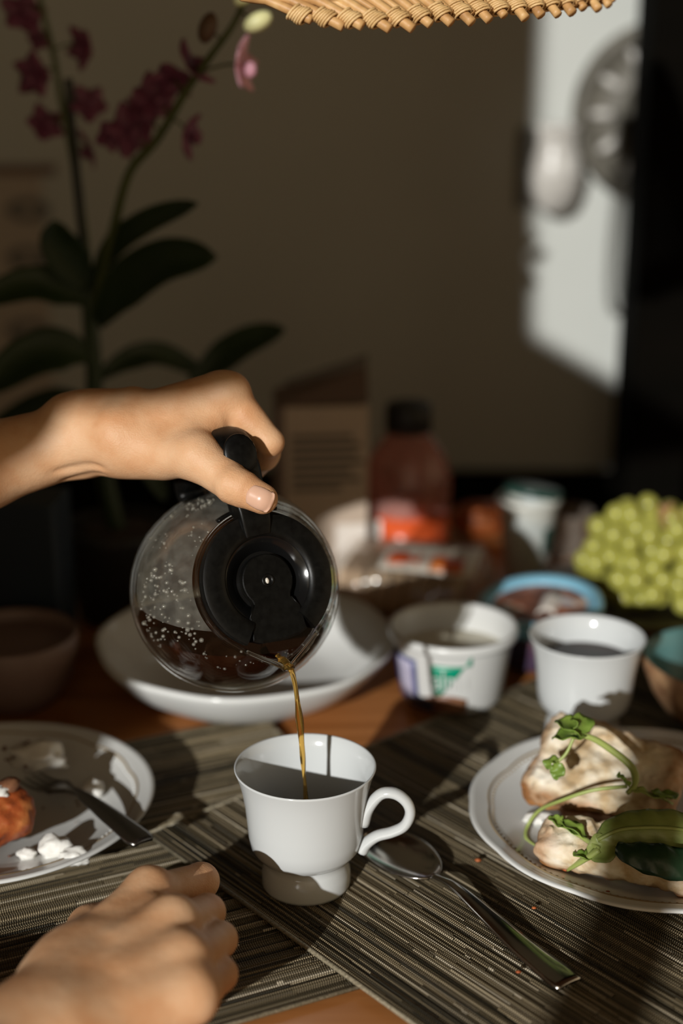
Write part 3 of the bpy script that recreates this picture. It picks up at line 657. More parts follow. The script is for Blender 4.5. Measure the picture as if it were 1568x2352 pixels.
def fr(P, J=RH):
    c = lambda a, b, ra, rb: capd(P, J[a], J[b], ra, rb)
    d = c('elbow', 'fore', .040, .0320); d = smin(d, c('fore', 'wrist', .0320, .0285), .012)
    pal = smin(c('i_mc', 'i1', .0190, .0128), c('m_mc', 'm1', .0192, .0130), .016)
    pal = smin(pal, c('r_mc', 'r1', .0188, .0126), .016); pal = smin(pal, c('p_mc', 'p1', .0190, .0122), .016)
    for a, b in ('im', 'mr', 'rp'):                                                          # flesh between the hand bones
        pal = smin(pal, capd(P, (J[a + '_mc'] + J[b + '_mc']) / 2 + [0, 0, .001], (J[a + '1'] + J[b + '1']) / 2 * .90 + (J[a + '_mc'] + J[b + '_mc']) / 2 * .10 + [0, 0, -.001], .0185, .0126), .012)
    pal = smin(pal, c('wrist', 'i_mc', .0268, .0200), .018); pal = smin(pal, c('wrist', 'p_mc', .0268, .0205), .018)
    d = smin(d, pal, .018)
    th = smin(c('t_mc', 't1', .0150, .0115), c('t1', 't2', .0110, .0098), .005); th = smin(th, c('t2', 't3', .0095, .0085), .004)
    d = smin(d, th, .008)
    for p, r in (('i', (.0112, .0103, .0085, .0078)), ('m', (.0112, .0100, .0087, .0078)), ('r', (.0108, .0096, .0083, .0075)), ('p', (.0100, .0090, .0075, .0068))):
        f = smin(c(p + '1', p + '2', r[0], r[1]), c(p + '2', p + '3', r[1], r[2]), .003); f = smin(f, c(p + '3', p + '4', r[2], r[3]), .0025)
        d = smin(d, f, .0040)
        d = smin(d, elld(P, J[p + '1'] + np.array([.0005, .0005, .0040]), (.0105, .0105, .0095)), .010)      # knuckle
        d = smin(d, capd(P, J[p + '_mc'] * .5 + J[p + '1'] * .5 + np.array([0, 0, .0105]), J[p + '1'] + np.array([0, 0, .0078]), .003, .0035), .014)
    for p in 'imrp':                                                                         # skin folds on the bent joints
        ax = (J[p + '3'] - J[p + '1']); ax /= np.linalg.norm(ax)
        for k in (-2, -1, 0, 1, 2):
            t = (P - J[p + '2']) @ ax - k * .0028
            d = d + .00022 * np.exp(-(t / .0005) ** 2) * (np.linalg.norm(P - J[p + '2'], axis=-1) < .013)
    return d
V2, F2 = surface(fr, np.array([-.30, .46, -.012]), np.array([-.045, .775, .100]), .0014)
V2[:, 2] = np.maximum(V2[:, 2], ZA - .0002)
# shoulders, torso, head and upper arms (outside the picture, coarser)
EL, ER = LH['elbow'], RH['elbow']
SL, SR = np.array([-.76, .80, .40]), np.array([-.78, .42, .40])
def fb(P):
    d = smin(capd(P, SL, EL, .050, .040), capd(P, SR, ER, .050, .040), .02)
    d = smin(d, capd(P, EL, LH['fore'], .040, .0260), .02); d = smin(d, capd(P, ER, RH['fore'], .040, .0305), .02)
    B = lambda x, y, z: (x - .10, y, z)
    d = smin(d, elld(P, B(-.70, .61, .12), (.115, .165, .36)), .06); d = smin(d, capd(P, SL, SR, .06, .06), .08)
    d = smin(d, capd(P, B(-.69, .61, .42), B(-.66, .61, .56), .055, .052), .05)
    d = smin(d, elld(P, B(-.645, .61, .66), (.098, .078, .125)), .03)
    d = smin(d, elld(P, B(-.548, .61, .655), (.018, .014, .022)), .02)                     # nose
    for s in (-1, 1): d = smin(d, elld(P, B(-.65, .61 + s * .078, .66), (.018, .010, .030)), .01)
    for s in (-1, 1): d = np.maximum(d, -elld(P, B(-.552, .61 + s * .032, .685), (.010, .016, .010)))
    d = np.maximum(d, -elld(P, B(-.548, .61, .605), (.010, .022, .004)))
    for y in (.53, .69):
        d = smin(d, capd(P, B(-.70, y, -.22), B(-.34, y, -.225), .085, .062), .05)
        d = smin(d, capd(P, B(-.34, y, -.24), B(-.36, y, -.68), .058, .042), .03); d = smin(d, capd(P, B(-.36, y, -.705), B(-.24, y, -.715), .038, .03), .02)
    return d
# only what is not already covered by the finer forearms
V3, F3 = surface(lambda P: np.maximum(fb(P), np.where(P[..., 1] > .66, P[..., 0] + .262, P[..., 0] + .285)), (-.98, .28, -.75), (-.20, .95, .80), .0095)
V = np.concatenate([V1, V2, V3]); F = [tuple(q) for q in F1] + [tuple(q) for q in F2 + len(V1)] + [tuple(q) for q in F3 + len(V1) + len(V2)]
person = mesh('person', V, F, M['skin'], None, loc=(-.80, .61, -.75), label='person at the left, one hand tilting the coffee pot, the other clenched', cat='person')
td = LH['t3'] - LH['t2']; td /= np.linalg.norm(td)
to_eye = EYE - LH['t3']; to_eye /= np.linalg.norm(to_eye)
nn = to_eye + np.array([.10, 0, -.12]); nn -= td * nn.dot(td); nn /= np.linalg.norm(nn); yd = np.cross(nn, td)
u_, w_ = np.meshgrid(np.linspace(-1, 1, 19), np.linspace(-1, 1, 17), indexing='ij')
uu = u_ * np.sqrt(1 - .34 * w_ ** 2); ww = w_ * np.sqrt(1 - .30 * u_ ** 2)
Pn = LH['t3'] + td * (.0010 + .0078 * uu)[..., None] + yd * (.0070 * ww)[..., None] + nn * .018
for _ in range(60):
    Pn = Pn - nn * (fl(Pn) * .6)[..., None]; Pn = Pn + nn * np.maximum(0, .0036 - (Pn - LH['t3']) @ nn)[..., None]
edge_ = np.maximum(np.abs(u_), np.abs(w_))
Pn = Pn + nn * (.00055 - .0009 * np.clip((edge_ - .8) / .2, 0, 1) ** 2 * (u_ < .75))[..., None]
v, f = grid_surf(Pn, -.0006); mesh('thumbnail', v, f, M['nail'], person)
# clothes outside the picture
Vs, Fs = surface(lambda P: np.maximum(np.maximum(fb(P) - .008, -(P[..., 2] + .14)), np.maximum(P[..., 2] - .47, P[..., 0] + .58)), (-1.0, .27, -.16), (-.56, .96, .50), .010)
mesh('shirt', Vs, Fs, M['shirt'], person)
Vs, Fs = surface(lambda P: np.maximum(np.maximum(fb(P) - .010, P[..., 2] + .12), -(P[..., 2] + .66)), (-.98, .40, -.70), (-.32, .82, -.1), .011)
mesh('trousers', Vs, Fs, M['navy'], person)
v, f = ico((-.765, .61, .695), .1, 4, (1.02, .86, 1.08), None, .05); keep = [q for q in f if not (np.mean(v[list(q)], 0)[0] > -.70 and np.mean(v[list(q)], 0)[2] < .735)]
mesh('hair', v, keep, M['hair'], person)

# ------------------------------------------------------------------ teaspoon on the second mat
sA = on(880, 1905, ZB); sB = on(1000, 2018, ZB); sC = on(1298, 2252, ZB)
sC = np.array([.1205, .6700, ZB]); sB = np.array([.0560, .7650, ZB]); sA = sB - (sC - sB) / np.linalg.norm(sC - sB) * .065
sd = (sC - sA); sd /= np.linalg.norm(sd); sn = np.array([-sd[1], sd[0], 0])
def blade(path, wid, dish, thick, name, m, parent, n=9):
    k = len(path); P = np.zeros((k, n, 3)); T = np.gradient(path, axis=0); T /= np.linalg.norm(T, axis=1)[:, None]
    for i in range(k):
        s = np.array([-T[i][1], T[i][0], 0]); s /= np.linalg.norm(s)
        for j, q in enumerate(np.linspace(-1, 1, n)): P[i, j] = path[i] + s * wid[i] * q + np.array([0, 0, dish[i] * (q * q - 1)])
    v, f = grid_surf(P, -thick); return mesh(name, v, f, m, parent)
sp_ = thing('teaspoon', 'steel spoon lying hollow side up beside the cup handle', 'spoon', sA)
tt = np.linspace(0, 1, 40); bl = .066
pth = np.array([sA + sd * bl * t + np.array([0, 0, .0068 + .004 * (1 - t) * 0 + .0010 * (2 * t - 1) ** 2]) for t in tt])
wd = .0215 * np.sqrt(np.clip(1 - (2 * tt - 1) ** 2, .0006, 1)) * (1.04 - .22 * tt ** 2); wd[-1] = .0026; wd[-2] = max(wd[-2], .0034)
blade(pth, wd, .0060 * np.sqrt(np.clip(1 - (2 * tt - 1) ** 2, .0, 1)), .0011, 'bowl', M['steel'], sp_, 17)
h = smooth_path([sA + sd * (bl - .001) + [0, 0, .0078], sA + sd * (bl + .02) + [0, 0, .0115], sA + sd * (bl + .050) + [0, 0, .0085], sA + sd * .150 + [0, 0, .0045], sA + sd * .1875 + [0, 0, .0032]], 36)
wh = np.interp(np.linspace(0, 1, 36), [0, .15, .4, .75, .95, 1], [.0028, .0030, .0050, .0082, .0098, .0088])
blade(h, wh, -.0011 * np.ones(36), .0019, 'handle', M['steel'], sp_)

# ------------------------------------------------------------------ fork resting across the left plate
fk = thing('dinner_fork', 'steel fork with cheese on its tines, resting on the plate edge', 'fork', PL)
fE = np.array([-.1225, .7790, .0285]); fN = np.array([-.1760, .845, .0275]); fT = np.array([-.2130, .8830, .0150])
h = smooth_path([fE, fE * .6 + fN * .4 + [0, 0, .001], fN * .85 + fE * .15 + [0, 0, .001], fN, fN * .55 + fT * .45 + [0, 0, .0005]], 34)
wh = np.interp(np.linspace(0, 1, 34), [0, .04, .3, .62, .85, 1], [.0070, .0088, .0070, .0034, .0038, .0100])
blade(h, wh, -.0010 * np.ones(34), .0022, 'handle', M['steel_dark'], fk)
fd = fT - fN; fd /= np.linalg.norm(fd); fs = np.cross([0, 0, 1], fd); fs /= np.linalg.norm(fs)
for q in (-1.5, -.5, .5, 1.5):
    st_ = fN * .55 + fT * .45 + fs * q * .0054
    v, f = tube(smooth_path([st_, st_ + fd * .018 + [0, 0, -.001], st_ + fd * .036 + [0, 0, .002]], 10), np.linspace(.0020, .0011, 10), 6, True, (1, .6)); mesh('tine', v, f, M['steel_dark'], fk)

# ------------------------------------------------------------------ food on the left plate
def lump(name, label, cat, c, r, sq, m, seed, jit=.35, sub=3, rot=None, group=None, parent=None):
    v, f = ico(c, r, sub, sq, rot, jit, seed); return mesh(name, v, f, m, parent, loc=tuple(c) if parent is None else (0, 0, 0), label=label, cat=cat, group=group)
lump('cheese_piece', 'largest white cheese crumble near the front of the left plate', 'cheese', on(128, 1950, .016), .0105, (1.05, .8, .85), M['cheese'], 3)
lump('cheese_piece', 'white cheese crumble nearest the front rim of the left plate', 'cheese', on(172, 1968, .018), .0088, (1.15, .7, .65), M['cheese'], 5)
lump('cheese_piece', 'white cheese crumble heaped on the fork tines', 'cheese', fT + [.004, .004, .0165], .0165, (1.2, .8, .55), M['cheese'], 8, .5)
lump('cheese_piece', 'round white cheese crumble behind the neck of the fork', 'cheese', on(212, 1814, .016), .0085, (.9, .9, .75), M['cheese'], 12)
lump('cheese_piece', 'small white cheese crumble beside the tomato toast', 'cheese', on(62, 1962, .012), .0055, (1.1, .8, .7), M['cheese'], 15)
cr = MB()
for k in range(46):
    a = random.uniform(0, 2 * math.pi); r = RL * random.uniform(.1, .62)
    cr.add(*ico(PL + [r * math.cos(a), r * math.sin(a), .0076], random.uniform(.0005, .0013), 1, (1.2, .9, .6)))
for k in range(26): cr.add(*ico(fT + [random.gauss(-.002, .010), random.gauss(.004, .006), .0185 + random.uniform(-.004, .004)], random.uniform(.0008, .0022), 1))
prop(cr.out('bread_crumbs', M['yog_brown']), 'brown crumbs scattered over the left plate and fork', 'crumbs', kind='stuff')
tc = np.array([-.2430, .786, ZA + .0280])
Tm = rotm((0, 0, 1), 24) @ rotm((0, 1, 0), -8) @ rotm((1, 0, 0), 22)
def ftoast(P):
    d = boxd(P, tc, (.050, .018, .0105), .009, Tm); d = smin(d, elld(P, tc + Tm @ np.array([.012, 0, .004]), (.040, .020, .014), Tm), .006)
    return d + .0022 * vnoise(P, 160, 3) + .0022 * vnoise(P, 420, 4)
v, f = surface(ftoast, tc - .075, tc + .075, .0020)
ts = mesh('tomato_toast', v, f, M['toast'], None, loc=tuple(tc), label='red-crusted tomato toast end at the rim of the left plate', cat='toast')
for k, (dx, dy, r) in enumerate(((.022, .004, .011), (.004, -.003, .012), (-.016, .003, .010), (.034, .006, .007))):
    lump('cheese_topping', None, None, tc + Tm @ np.array([dx, dy, .0155]), r, (1, .7, .42), M['cheese'], 20 + k, .5, 3, Tm, parent=ts)
for k in range(5):
    lump('dark_filling', None, None, tc + Tm @ np.array([.040 - k * .016, .010 - .003 * (k % 2), .0135]), .0085, (1, .8, .55), M['yog_brown'], 40 + k, .4, 2, Tm, parent=ts)

# ------------------------------------------------------------------ the open sandwich on the right plate
def bread(name, label, c, half, rr, Mx, seed, crust, taper=0):
    c = np.array(c)
    def fbread(P):
        if taper:
            q = (P - c) @ Mx; q[..., 1] /= 1 - taper * np.clip(.5 - q[..., 0] / half[0] * .5, 0, 1); d = boxd(q, (0, 0, 0), half, rr) * .8
        else: d = boxd(P, c, half, rr, Mx)
        return d + .0045 * vnoise(P, 75, seed) + .0030 * vnoise(P, 210, seed + 1) + .0014 * vnoise(P, 520, seed + 2)
    e = max(half) * 1.25 + .01
    v, f = surface(fbread, c - e, c + e, .0014)
    o = mesh(name, v, f, M['crumb'], None, loc=tuple(c), label=label, cat='bread')
    q = (v - c) @ Mx; a = crust(q) + .5 * vnoise(v, 90, seed + 5) + .3 * vnoise(v, 260, seed + 6)
    at_ = o.data.attributes.new('crust', 'FLOAT', 'POINT'); at_.data.foreach_set('value', np.clip(a, 0, 1).astype(np.float32)); return o
zt = PRc[2]
B1 = on(1392, 1783, .043); M1 = rotm((0, 0, 1), -30) @ rotm((1, 0, 0), 30) @ rotm((0, 1, 0), 9)
bread('bread_slice', 'toasted bread slice propped at the back of the sandwich plate, herb sprigs on it', B1, (.048, .034, .0125), .010, M1, 11, lambda q: np.clip((-q[:, 2] - .001) / .010, 0, 1) + .85 * np.clip((np.abs(q[:, 1]) - .0275) / .005, 0, 1) + .7 * np.clip((-q[:, 0] - .040) / .006, 0, 1) + .8 * np.clip((q[:, 0] - .022) / .02, 0, 1))
B2 = on(1442, 1958, .0315); M2 = rotm((0, 0, 1), -17) @ rotm((1, 0, 0), 14)
bread('bread_slice', 'toasted bread slice at the front of the sandwich plate, under a lettuce leaf', B2, (.055, .0245, .0105), .009, M2, 31, lambda q: np.clip((-q[:, 2] - .003) / .006, 0, 1) * .9 + .6 * np.clip((-q[:, 0] - .040) / .01, 0, 1) + .5 * np.clip((q[:, 0] - .03) / .02, 0, 1), .45)
for k, (x, y, z, r) in enumerate(((1290, 1905, .036, .008), (1330, 1922, .036, .009), (1272, 1892, .034, .006), (1380, 1930, .038, .008))):
    lump('cheese_piece', ('white cheese dab at the left tip of the front bread slice', 'white cheese dab under the herb stem on the front bread slice', 'small white cheese dab beside the dark herb leaf, front bread slice', 'white cheese dab against the lettuce leaf')[k], 'cheese', on(x, y, z), r, (1.2, 1, .5), M['cheese'], 60 + k, .5)
lump('cheese_piece', 'white cheese dab lying on the sandwich plate between the two slices', 'cheese', on(1236, 1880, .016), .007, (1.6, .8, .6), M['cheese'], 71)
lump('meat_slice', 'brown roasted slice showing under the back bread slice', 'meat', on(1400, 1888, .028), .030, (1.1, .55, .2), M['yog_brown'], 77, .25, 3, rotm((0, 0, 1), -25))
def leaf(path, wid, cup, name, m, parent, n=9, thick=.0004, wav=0, tilt=None):
    path = np.array(path); k = len(path); P = np.zeros((k, n, 3)); T = np.gradient(path, axis=0); T /= np.linalg.norm(T, axis=1)[:, None] + 1e-12
    up = np.array(tilt if tilt is not None else (0, 0, 1), float)
    for i in range(k):
        s = np.cross(up, T[i]); s /= np.linalg.norm(s) + 1e-12; nn = np.cross(T[i], s)
        for j, q in enumerate(np.linspace(-1, 1, n)):
            P[i, j] = path[i] + s * wid[i] * q + nn * (cup * wid[i] * q * q + wav * math.sin(i * 1.3 + q * 3) * abs(q))
    v, f = grid_surf(P, thick); return mesh(name, v, f, m, parent)
# herb sprig on the back slice
h1 = thing('herb_sprig', 'green herb sprig lying over the back bread slice', 'herb', on(1300, 1690, .09))
stem = smooth_path([on(1295, 1690, .088), on(1350, 1692, .088), on(1400, 1720, .080), on(1450, 1762, .070), on(1458, 1800, .062), on(1440, 1822, .058)], 30)
v, f = tube(stem, np.interp(np.linspace(0, 1, 30), [0, .3, .7, 1], [.0014, .0022, .0026, .0014]), 8); mesh('stem', v, f, M['herb_stem'], h1)
v, f = tube(smooth_path([on(1440, 1806, .060), on(1360, 1815, .056), on(1290, 1838, .046), on(1240, 1860, .032), on(1212, 1895, .020), on(1208, 1925, .016), on(1235, 1948, .014)], 34), .0012, 8); mesh('stem', v, f, M['herb_stem'], h1)
v, f = tube(smooth_path([on(1318, 1692, .088), on(1300, 1730, .078), on(1278, 1752, .072)], 14), .0011, 6); mesh('stem', v, f, M['herb_stem'], h1)
for pts, w, mm in (([(1345, 1690, .089), (1310, 1668, .094), (1275, 1655, .095)], .010, 'herb'), ([(1340, 1692, .089), (1300, 1690, .089), (1268, 1695, .086)], .009, 'herb'), ([(1340, 1685, .09), (1330, 1662, .095), (1312, 1650, .098)], .009, 'herb'),
                   ([(1285, 1748, .073), (1265, 1752, .071), (1255, 1765, .068)], .005, 'herb'), ([(1282, 1752, .072), (1280, 1775, .067), (1274, 1790, .064)], .0045, 'herb'), ([(1448, 1812, .060), (1490, 1825, .056), (1545, 1845, .047)], .004, 'herb_stem'), ([(1500, 1822, .058), (1530, 1830, .052), (1555, 1822, .05)], .006, 'herb'), ([(1440, 1805, .063), (1430, 1790, .068), (1418, 1782, .071)], .005, 'herb')):
    p = smooth_path([on(*q) for q in pts], 12); t_ = np.linspace(0, 1, 12)
    leaf(p, w * np.sin(np.pi * np.clip(t_ * .92 + .08, 0, 1)) ** .7 + .0004, .25, 'herb_leaf', M[mm], h1, 7, wav=.0012)
h3 = thing('herb_sprig', 'thin green herb stalk lying on the left side of the sandwich plate', 'herb', on(1180, 1880, .012))
v, f = tube(smooth_path([on(1153, 1892, .017), on(1180, 1872, .013), on(1205, 1855, .013), on(1212, 1850, .013)], 16), np.linspace(.0006, .0016, 16), 6); mesh('stem', v, f, M['herb_stem'], h3)
# front slice: lettuce, dark leaf, herb stalk
lt = thing('lettuce_leaf', 'pale green lettuce leaf folded along the front bread slice', 'lettuce', on(1450, 1915, .05))
p = smooth_path([on(1372, 1930, .046), on(1420, 1908, .053), on(1480, 1902, .056), on(1545, 1904, .056), on(1620, 1917, .052)], 26)
leaf(p, np.interp(np.linspace(0, 1, 26), [0, .12, .4, .8, 1], [.003, .0075, .0115, .0125, .009]), -.45, 'leaf_blade', M['lettuce'], lt, 13, .0007, .0016, tilt=(0, -.75, .66))
v, f = tube(p + [0, -.0005, .0006], .0012, 6); mesh('midrib', v, f, M['herb_stem'], lt)
p = smooth_path([on(1350, 1960, .038), on(1385, 1950, .042), on(1408, 1938, .045)], 12); leaf(p, .0095 * np.sin(np.pi * np.linspace(.05, .95, 12)) ** .6, .3, 'leaf_tip', M['lettuce'], lt, 7, .0005, .001, tilt=(0, -.6, .8))
bs = thing('basil_leaf', 'dark green leaf hanging below the lettuce on the front slice', 'leaf', on(1490, 1970, .04))
p = smooth_path([on(1415, 1945, .050), on(1462, 1962, .050), on(1515, 1974, .049), on(1570, 1984, .046), on(1625, 1990, .043)], 18)
leaf(p, .0098 * np.sin(np.pi * np.linspace(.06, .80, 18)) ** .6, -.35, 'leaf_blade', M['basil'], bs, 11, .0005, .0018, tilt=(0, -.75, .66))
h2 = thing('herb_sprig', 'dark green herb sprig lying across the tip of the front bread slice', 'herb', on(1350, 1960, .04))
v, f = tube(smooth_path([on(1375, 1950, .042), on(1350, 1968, .036), on(1318, 1988, .026), on(1304, 1996, .020)], 16), np.linspace(.0026, .0014, 16), 6, True, (1.4, .8)); mesh('stem', v, f, M['herb_stem'], h2)
v, f = tube(smooth_path([on(1375, 1950, .042), on(1340, 1925, .042), on(1300, 1900, .042), on(1272, 1888, .041)], 16), np.linspace(.0018, .0012, 16), 6); mesh('stem', v, f, M['herb_stem'], h2)
for pts, w in (([(1335, 1920, .043), (1305, 1902, .044), (1272, 1890, .043)], .006), ([(1345, 1925, .043), (1320, 1905, .047), (1290, 1888, .047)], .005), ([(1290, 1898, .044), (1275, 1885, .046), (1268, 1875, .047)], .005), ([(1360, 1972, .036), (1335, 1968, .036), (1322, 1958, .036)], .005)):
    p = smooth_path([on(*q) for q in pts], 10); leaf(p, w * np.sin(np.pi * np.linspace(.08, .95, 10)) ** .7, .4, 'herb_leaf', M['herb'], h2, 7, wav=.001)
v, f = lathe([(0.0001, .0064), (.052, .0064), (.0585, .0074), (.060, .0066), (.058, .0062)], 60, PRc, a0=R(150), a1=R(268)); mesh('sauce_smear', v, f, M['oil'], None, loc=tuple(PRc), label='brown oily sauce smeared around the well of the sandwich plate', cat='sauce')
cr = MB()
for x, y in ((1226, 2085), (1098, 1975), (1395, 2048), (1250, 2010), (1190, 2232), (1300, 1996)):
    cr.add(*ico(on(x, y, ZB + .003 if y > 2070 or x < 1150 else .0195), random.uniform(.0012, .0022), 1, (1.3, 1, .6), None, .3, x))
prop(cr.out('toast_crumbs', M['toast']), 'orange toast crumbs fallen around the sandwich plate', 'crumbs', kind='stuff')

# ------------------------------------------------------------------ yogurt tub (front, with a printed label)
YC = np.array([.0880, 1.043, ZB - .0002])
yt = thing('yogurt_tub', 'open white yogurt tub with a green and blue printed label', 'yogurt tub', YC)
YP = [(0, .002), (.0345, .002), (.0365, 0), (.0385, .001), (.0405, .006), (.0470, .051), (.0475, .0525), (.0505, .0535), (.0515, .0555), (.0512, .0595), (.0500, .0610), (.0482, .0608), (.0466, .0595), (.0462, .054), (.0398, .010), (.037, .006), (0, .006)]
v, f = lathe(YP, 80, YC); mesh('tub_body', v, f, M['yog'], yt)
v, f = lathe([(.0446, .039), (.030, .0415), (.012, .0395), (0, .040)], 48, YC); mesh('yogurt', v, f, M['yogurt'], yt)
def on_tub(a, z, lift=.0004):
    r = np.interp(z, [.006, .051], [.0405, .0470]) + lift; return YC + np.array([r * math.cos(R(a)), r * math.sin(R(a)), z])
def label(name, a0, a1, zlo, zhi, m, na=10, lift=.0004, par=yt):
    P = [[on_tub(a0 + (a1 - a0) * i / na, zlo(i / na) + (zhi(i / na) - zlo(i / na)) * j / 4, lift) for j in range(5)] for i in range(na + 1)]
    v, f = grid_surf(P, .0003); return mesh(name, v, f, m, par)
bp_ = label('blue_panel', 183, 228, lambda t: .006, lambda t: .045, M['yog_blue'])
label('lilac_text_strip', 199, 222, lambda t: .012, lambda t: .042, M['yog_lilac'], lift=.0009, par=bp_)
label('dark_band', 212, 246, lambda t: .003, lambda t: .0125 + .004 * (1 - t), M['yog_dark'], lift=.0007)
label('brown_picture', 236, 282, lambda t: .0028, lambda t: .0145 + .004 * math.sin(t * 3), M['yog_brown'], lift=.0005)
gp = label('green_panel', 246, 284, lambda t: .0175 + .045 * abs(t - .16) ** 1.25 if t > .16 else .0175 + .0040 * (1 - t / .16), lambda t: .0445, M['yog_green'], 20, .0006)
ft = bpy.data.curves.new('word', 'FONT'); ft.body = 'alma'; ft.size = .0165; ft.extrude = 0; ft.resolution_u = 3
to = bpy.data.objects.new('word', ft); COL.objects.link(to); dg = bpy.context.evaluated_depsgraph_get(); tm = to.evaluated_get(dg).to_mesh()
tv = np.array([p.co[:] for p in tm.vertices]); tf = [tuple(p.vertices) for p in tm.polygons]; to.evaluated_get(dg).to_mesh_clear(); bpy.data.objects.remove(to)
tv[:, 0] -= tv[:, 0].min(); W_ = tv[:, 0].max(); tv2 = np.array([on_tub(247 + 35 * p[0] / W_, .0240 + p[1] * 1.45, .0013) for p in tv])
mesh('white_lettering', tv2, tf, M['yog'], gp, smooth=False)

# ------------------------------------------------------------------ blue-rimmed tub with a picture lid
BC = np.array([.1685, 1.128, ZB + .004 - .006])
bt = thing('spread_tub', 'round spread tub with a light blue rim and picture lid', 'tub', BC)
v, f = lathe([(0, 0), (.038, 0), (.0405, .002), (.0475, .040), (.046, .041), (0, .041)], 64, BC); mesh('tub_body', v, f, M['tub_side'], bt)
Mt = rotm((1, 0, 0), 4) @ rotm((0, 1, 0), -5); o_ = BC + [0, 0, .0415]
v, f = lathe([(.0400, .0055), (.0415, .0085), (.0450, .0105), (.0500, .0108), (.0530, .0085), (.0538, .0040), (.0530, -.003), (.0480, -.004), (.0478, .003), (.0400, .0040), (.0400, .0055)], 72, o_, Mt); ld = mesh('lid_rim', v, f, M['lid_blue'], bt)
v, f = lathe([(.0402, .0052), (.02, .0056), (0, .0056)], 48, o_, Mt); mesh('lid_picture', v, f, M['lid_pic'], bt)
P = [[o_ + Mt @ np.array([-.006 + .020 * i / 5 + .012 * j / 4, -.022 + .036 * j / 4, .0062 + .004 * math.sin(i * .9)]) for j in range(5)] for i in range(6)]
v, f = grid_surf(P, .0004); mesh('peeled_foil', v, f, M['label_white'], bt)

# ------------------------------------------------------------------ bowls at the two edges of the picture
CBc = np.array([.2935, .985, ZB])
cb = thing('coconut_bowl', 'brown coconut shell bowl with a teal inside', 'bowl', CBc)
v, f = lathe([(0, 0), (.022, 0), (.034, .004), (.048, .015), (.058, .030), (.0645, .046), (.0668, .056), (.0650, .0572)], 72, CBc, mod=lambda th, r, z: 1 + .012 * np.sin(3 * th)); mesh('shell', v, f, M['coconut'], cb)
v, f = lathe([(.0650, .0572), (.0628, .0560), (.0605, .045), (.054, .031), (.044, .017), (.030, .008), (0, .006)], 72, CBc, mod=lambda th, r, z: 1 + .012 * np.sin(3 * th)); mesh('lacquer_lining', v, f, M['teal'], cb)
LB = np.array([-.262, 1.045, .0])
lb = thing('small_bowl', 'dusky round bowl in the shadow at the left edge', 'bowl', LB)
v, f = lathe([(0, 0), (.030, 0), (.034, .003), (.0475, .022), (.0520, .042), (.0525, .058), (.0512, .0595), (.0495, .058), (.0485, .042), (.044, .024), (.03, .008), (0, .007)], 64, LB); mesh('bowl_body', v, f, M['clay'], lb)
v, f = lathe([(.0480, .050), (.02, .0515), (0, .052)], 40, LB); mesh('bowl_contents', v, f, M['clay'], lb)

# ------------------------------------------------------------------ grapes on a dish
GC = np.array([.285, 1.255, .0])
dish = thing('fruit_dish', 'dark grey dish holding the green grapes', 'dish', GC)
v, f = lathe([(0, 0), (.055, 0), (.060, .003), (.092, .012), (.098, .0145), (.0975, .0162), (.090, .0150), (.060, .007), (0, .006)], 72, GC); mesh('dish_body', v, f, M['grey_dish'], dish)
gb = thing('grape_bunch', 'bunch of green grapes with its brown twig', 'grapes', GC + [0, 0, .016])
gr0 = None; pts = []; tries = 0
while len(pts) < 120 and tries < 20000:
    tries += 1
    q = np.array([random.gauss(0, 1), random.gauss(0, 1), random.gauss(0, 1)]); q /= np.linalg.norm(q); q *= random.uniform(.72, 1)
    p = GC + [.012, 0, .044] + q * np.array([.074, .062, .055]); 
    if p[2] < np.interp(math.hypot(p[0] - GC[0], p[1] - GC[1]), [0, .06, .09, .098, .11], [.007, .008, .0155, .017, .017]) + .0114: continue
    tp = .112 - .5 * max(0, GC[0] - .02 - p[0]) - .25 * max(0, p[0] - GC[0] - .02)
    if p[2] > tp: continue
    if all(np.linalg.norm(p - a) > .0148 for a in pts): pts.append(p)
for k, p in enumerate(pts):
    rr_ = random.uniform(.0086, .0102)
    if gr0 is None:
        v, f = ico((0, 0, 0), 1, 3, (1, 1, 1.14)); gr0 = mesh('grape', v, f, M['grape'], gb); g = gr0
        gr0.data.transform(Matrix.Translation(Vector(gb.location)))
    else:
        g = gr0.copy(); COL.objects.link(g); g.parent = gb
    g.location = Vector(p - np.array(gb.location)); g.scale = (rr_,) * 3; g.rotation_euler = (random.uniform(-.8, .8), random.uniform(-.8, .8), 0)
tw0 = onY(1480, 1290, 1.245)
for pp in ([(1500, 1260, 1.245), (1515, 1215, 1.24), (1522, 1180, 1.24), (1515, 1160, 1.24)], [(1505, 1250, 1.25), (1470, 1240, 1.24), (1440, 1255, 1.235)], [(1512, 1225, 1.24), (1545, 1190, 1.24), (1565, 1180, 1.24)], [(1518, 1190, 1.24), (1535, 1165, 1.24), (1545, 1160, 1.24)], [(1508, 1240, 1.24), (1530, 1250, 1.22), (1535, 1280, 1.21)]):
    v, f = tube(smooth_path([onY(*q) for q in pp], 12), np.linspace(.0036, .0024, 12), 7); mesh('twig', v, f, M['twig'], gb)

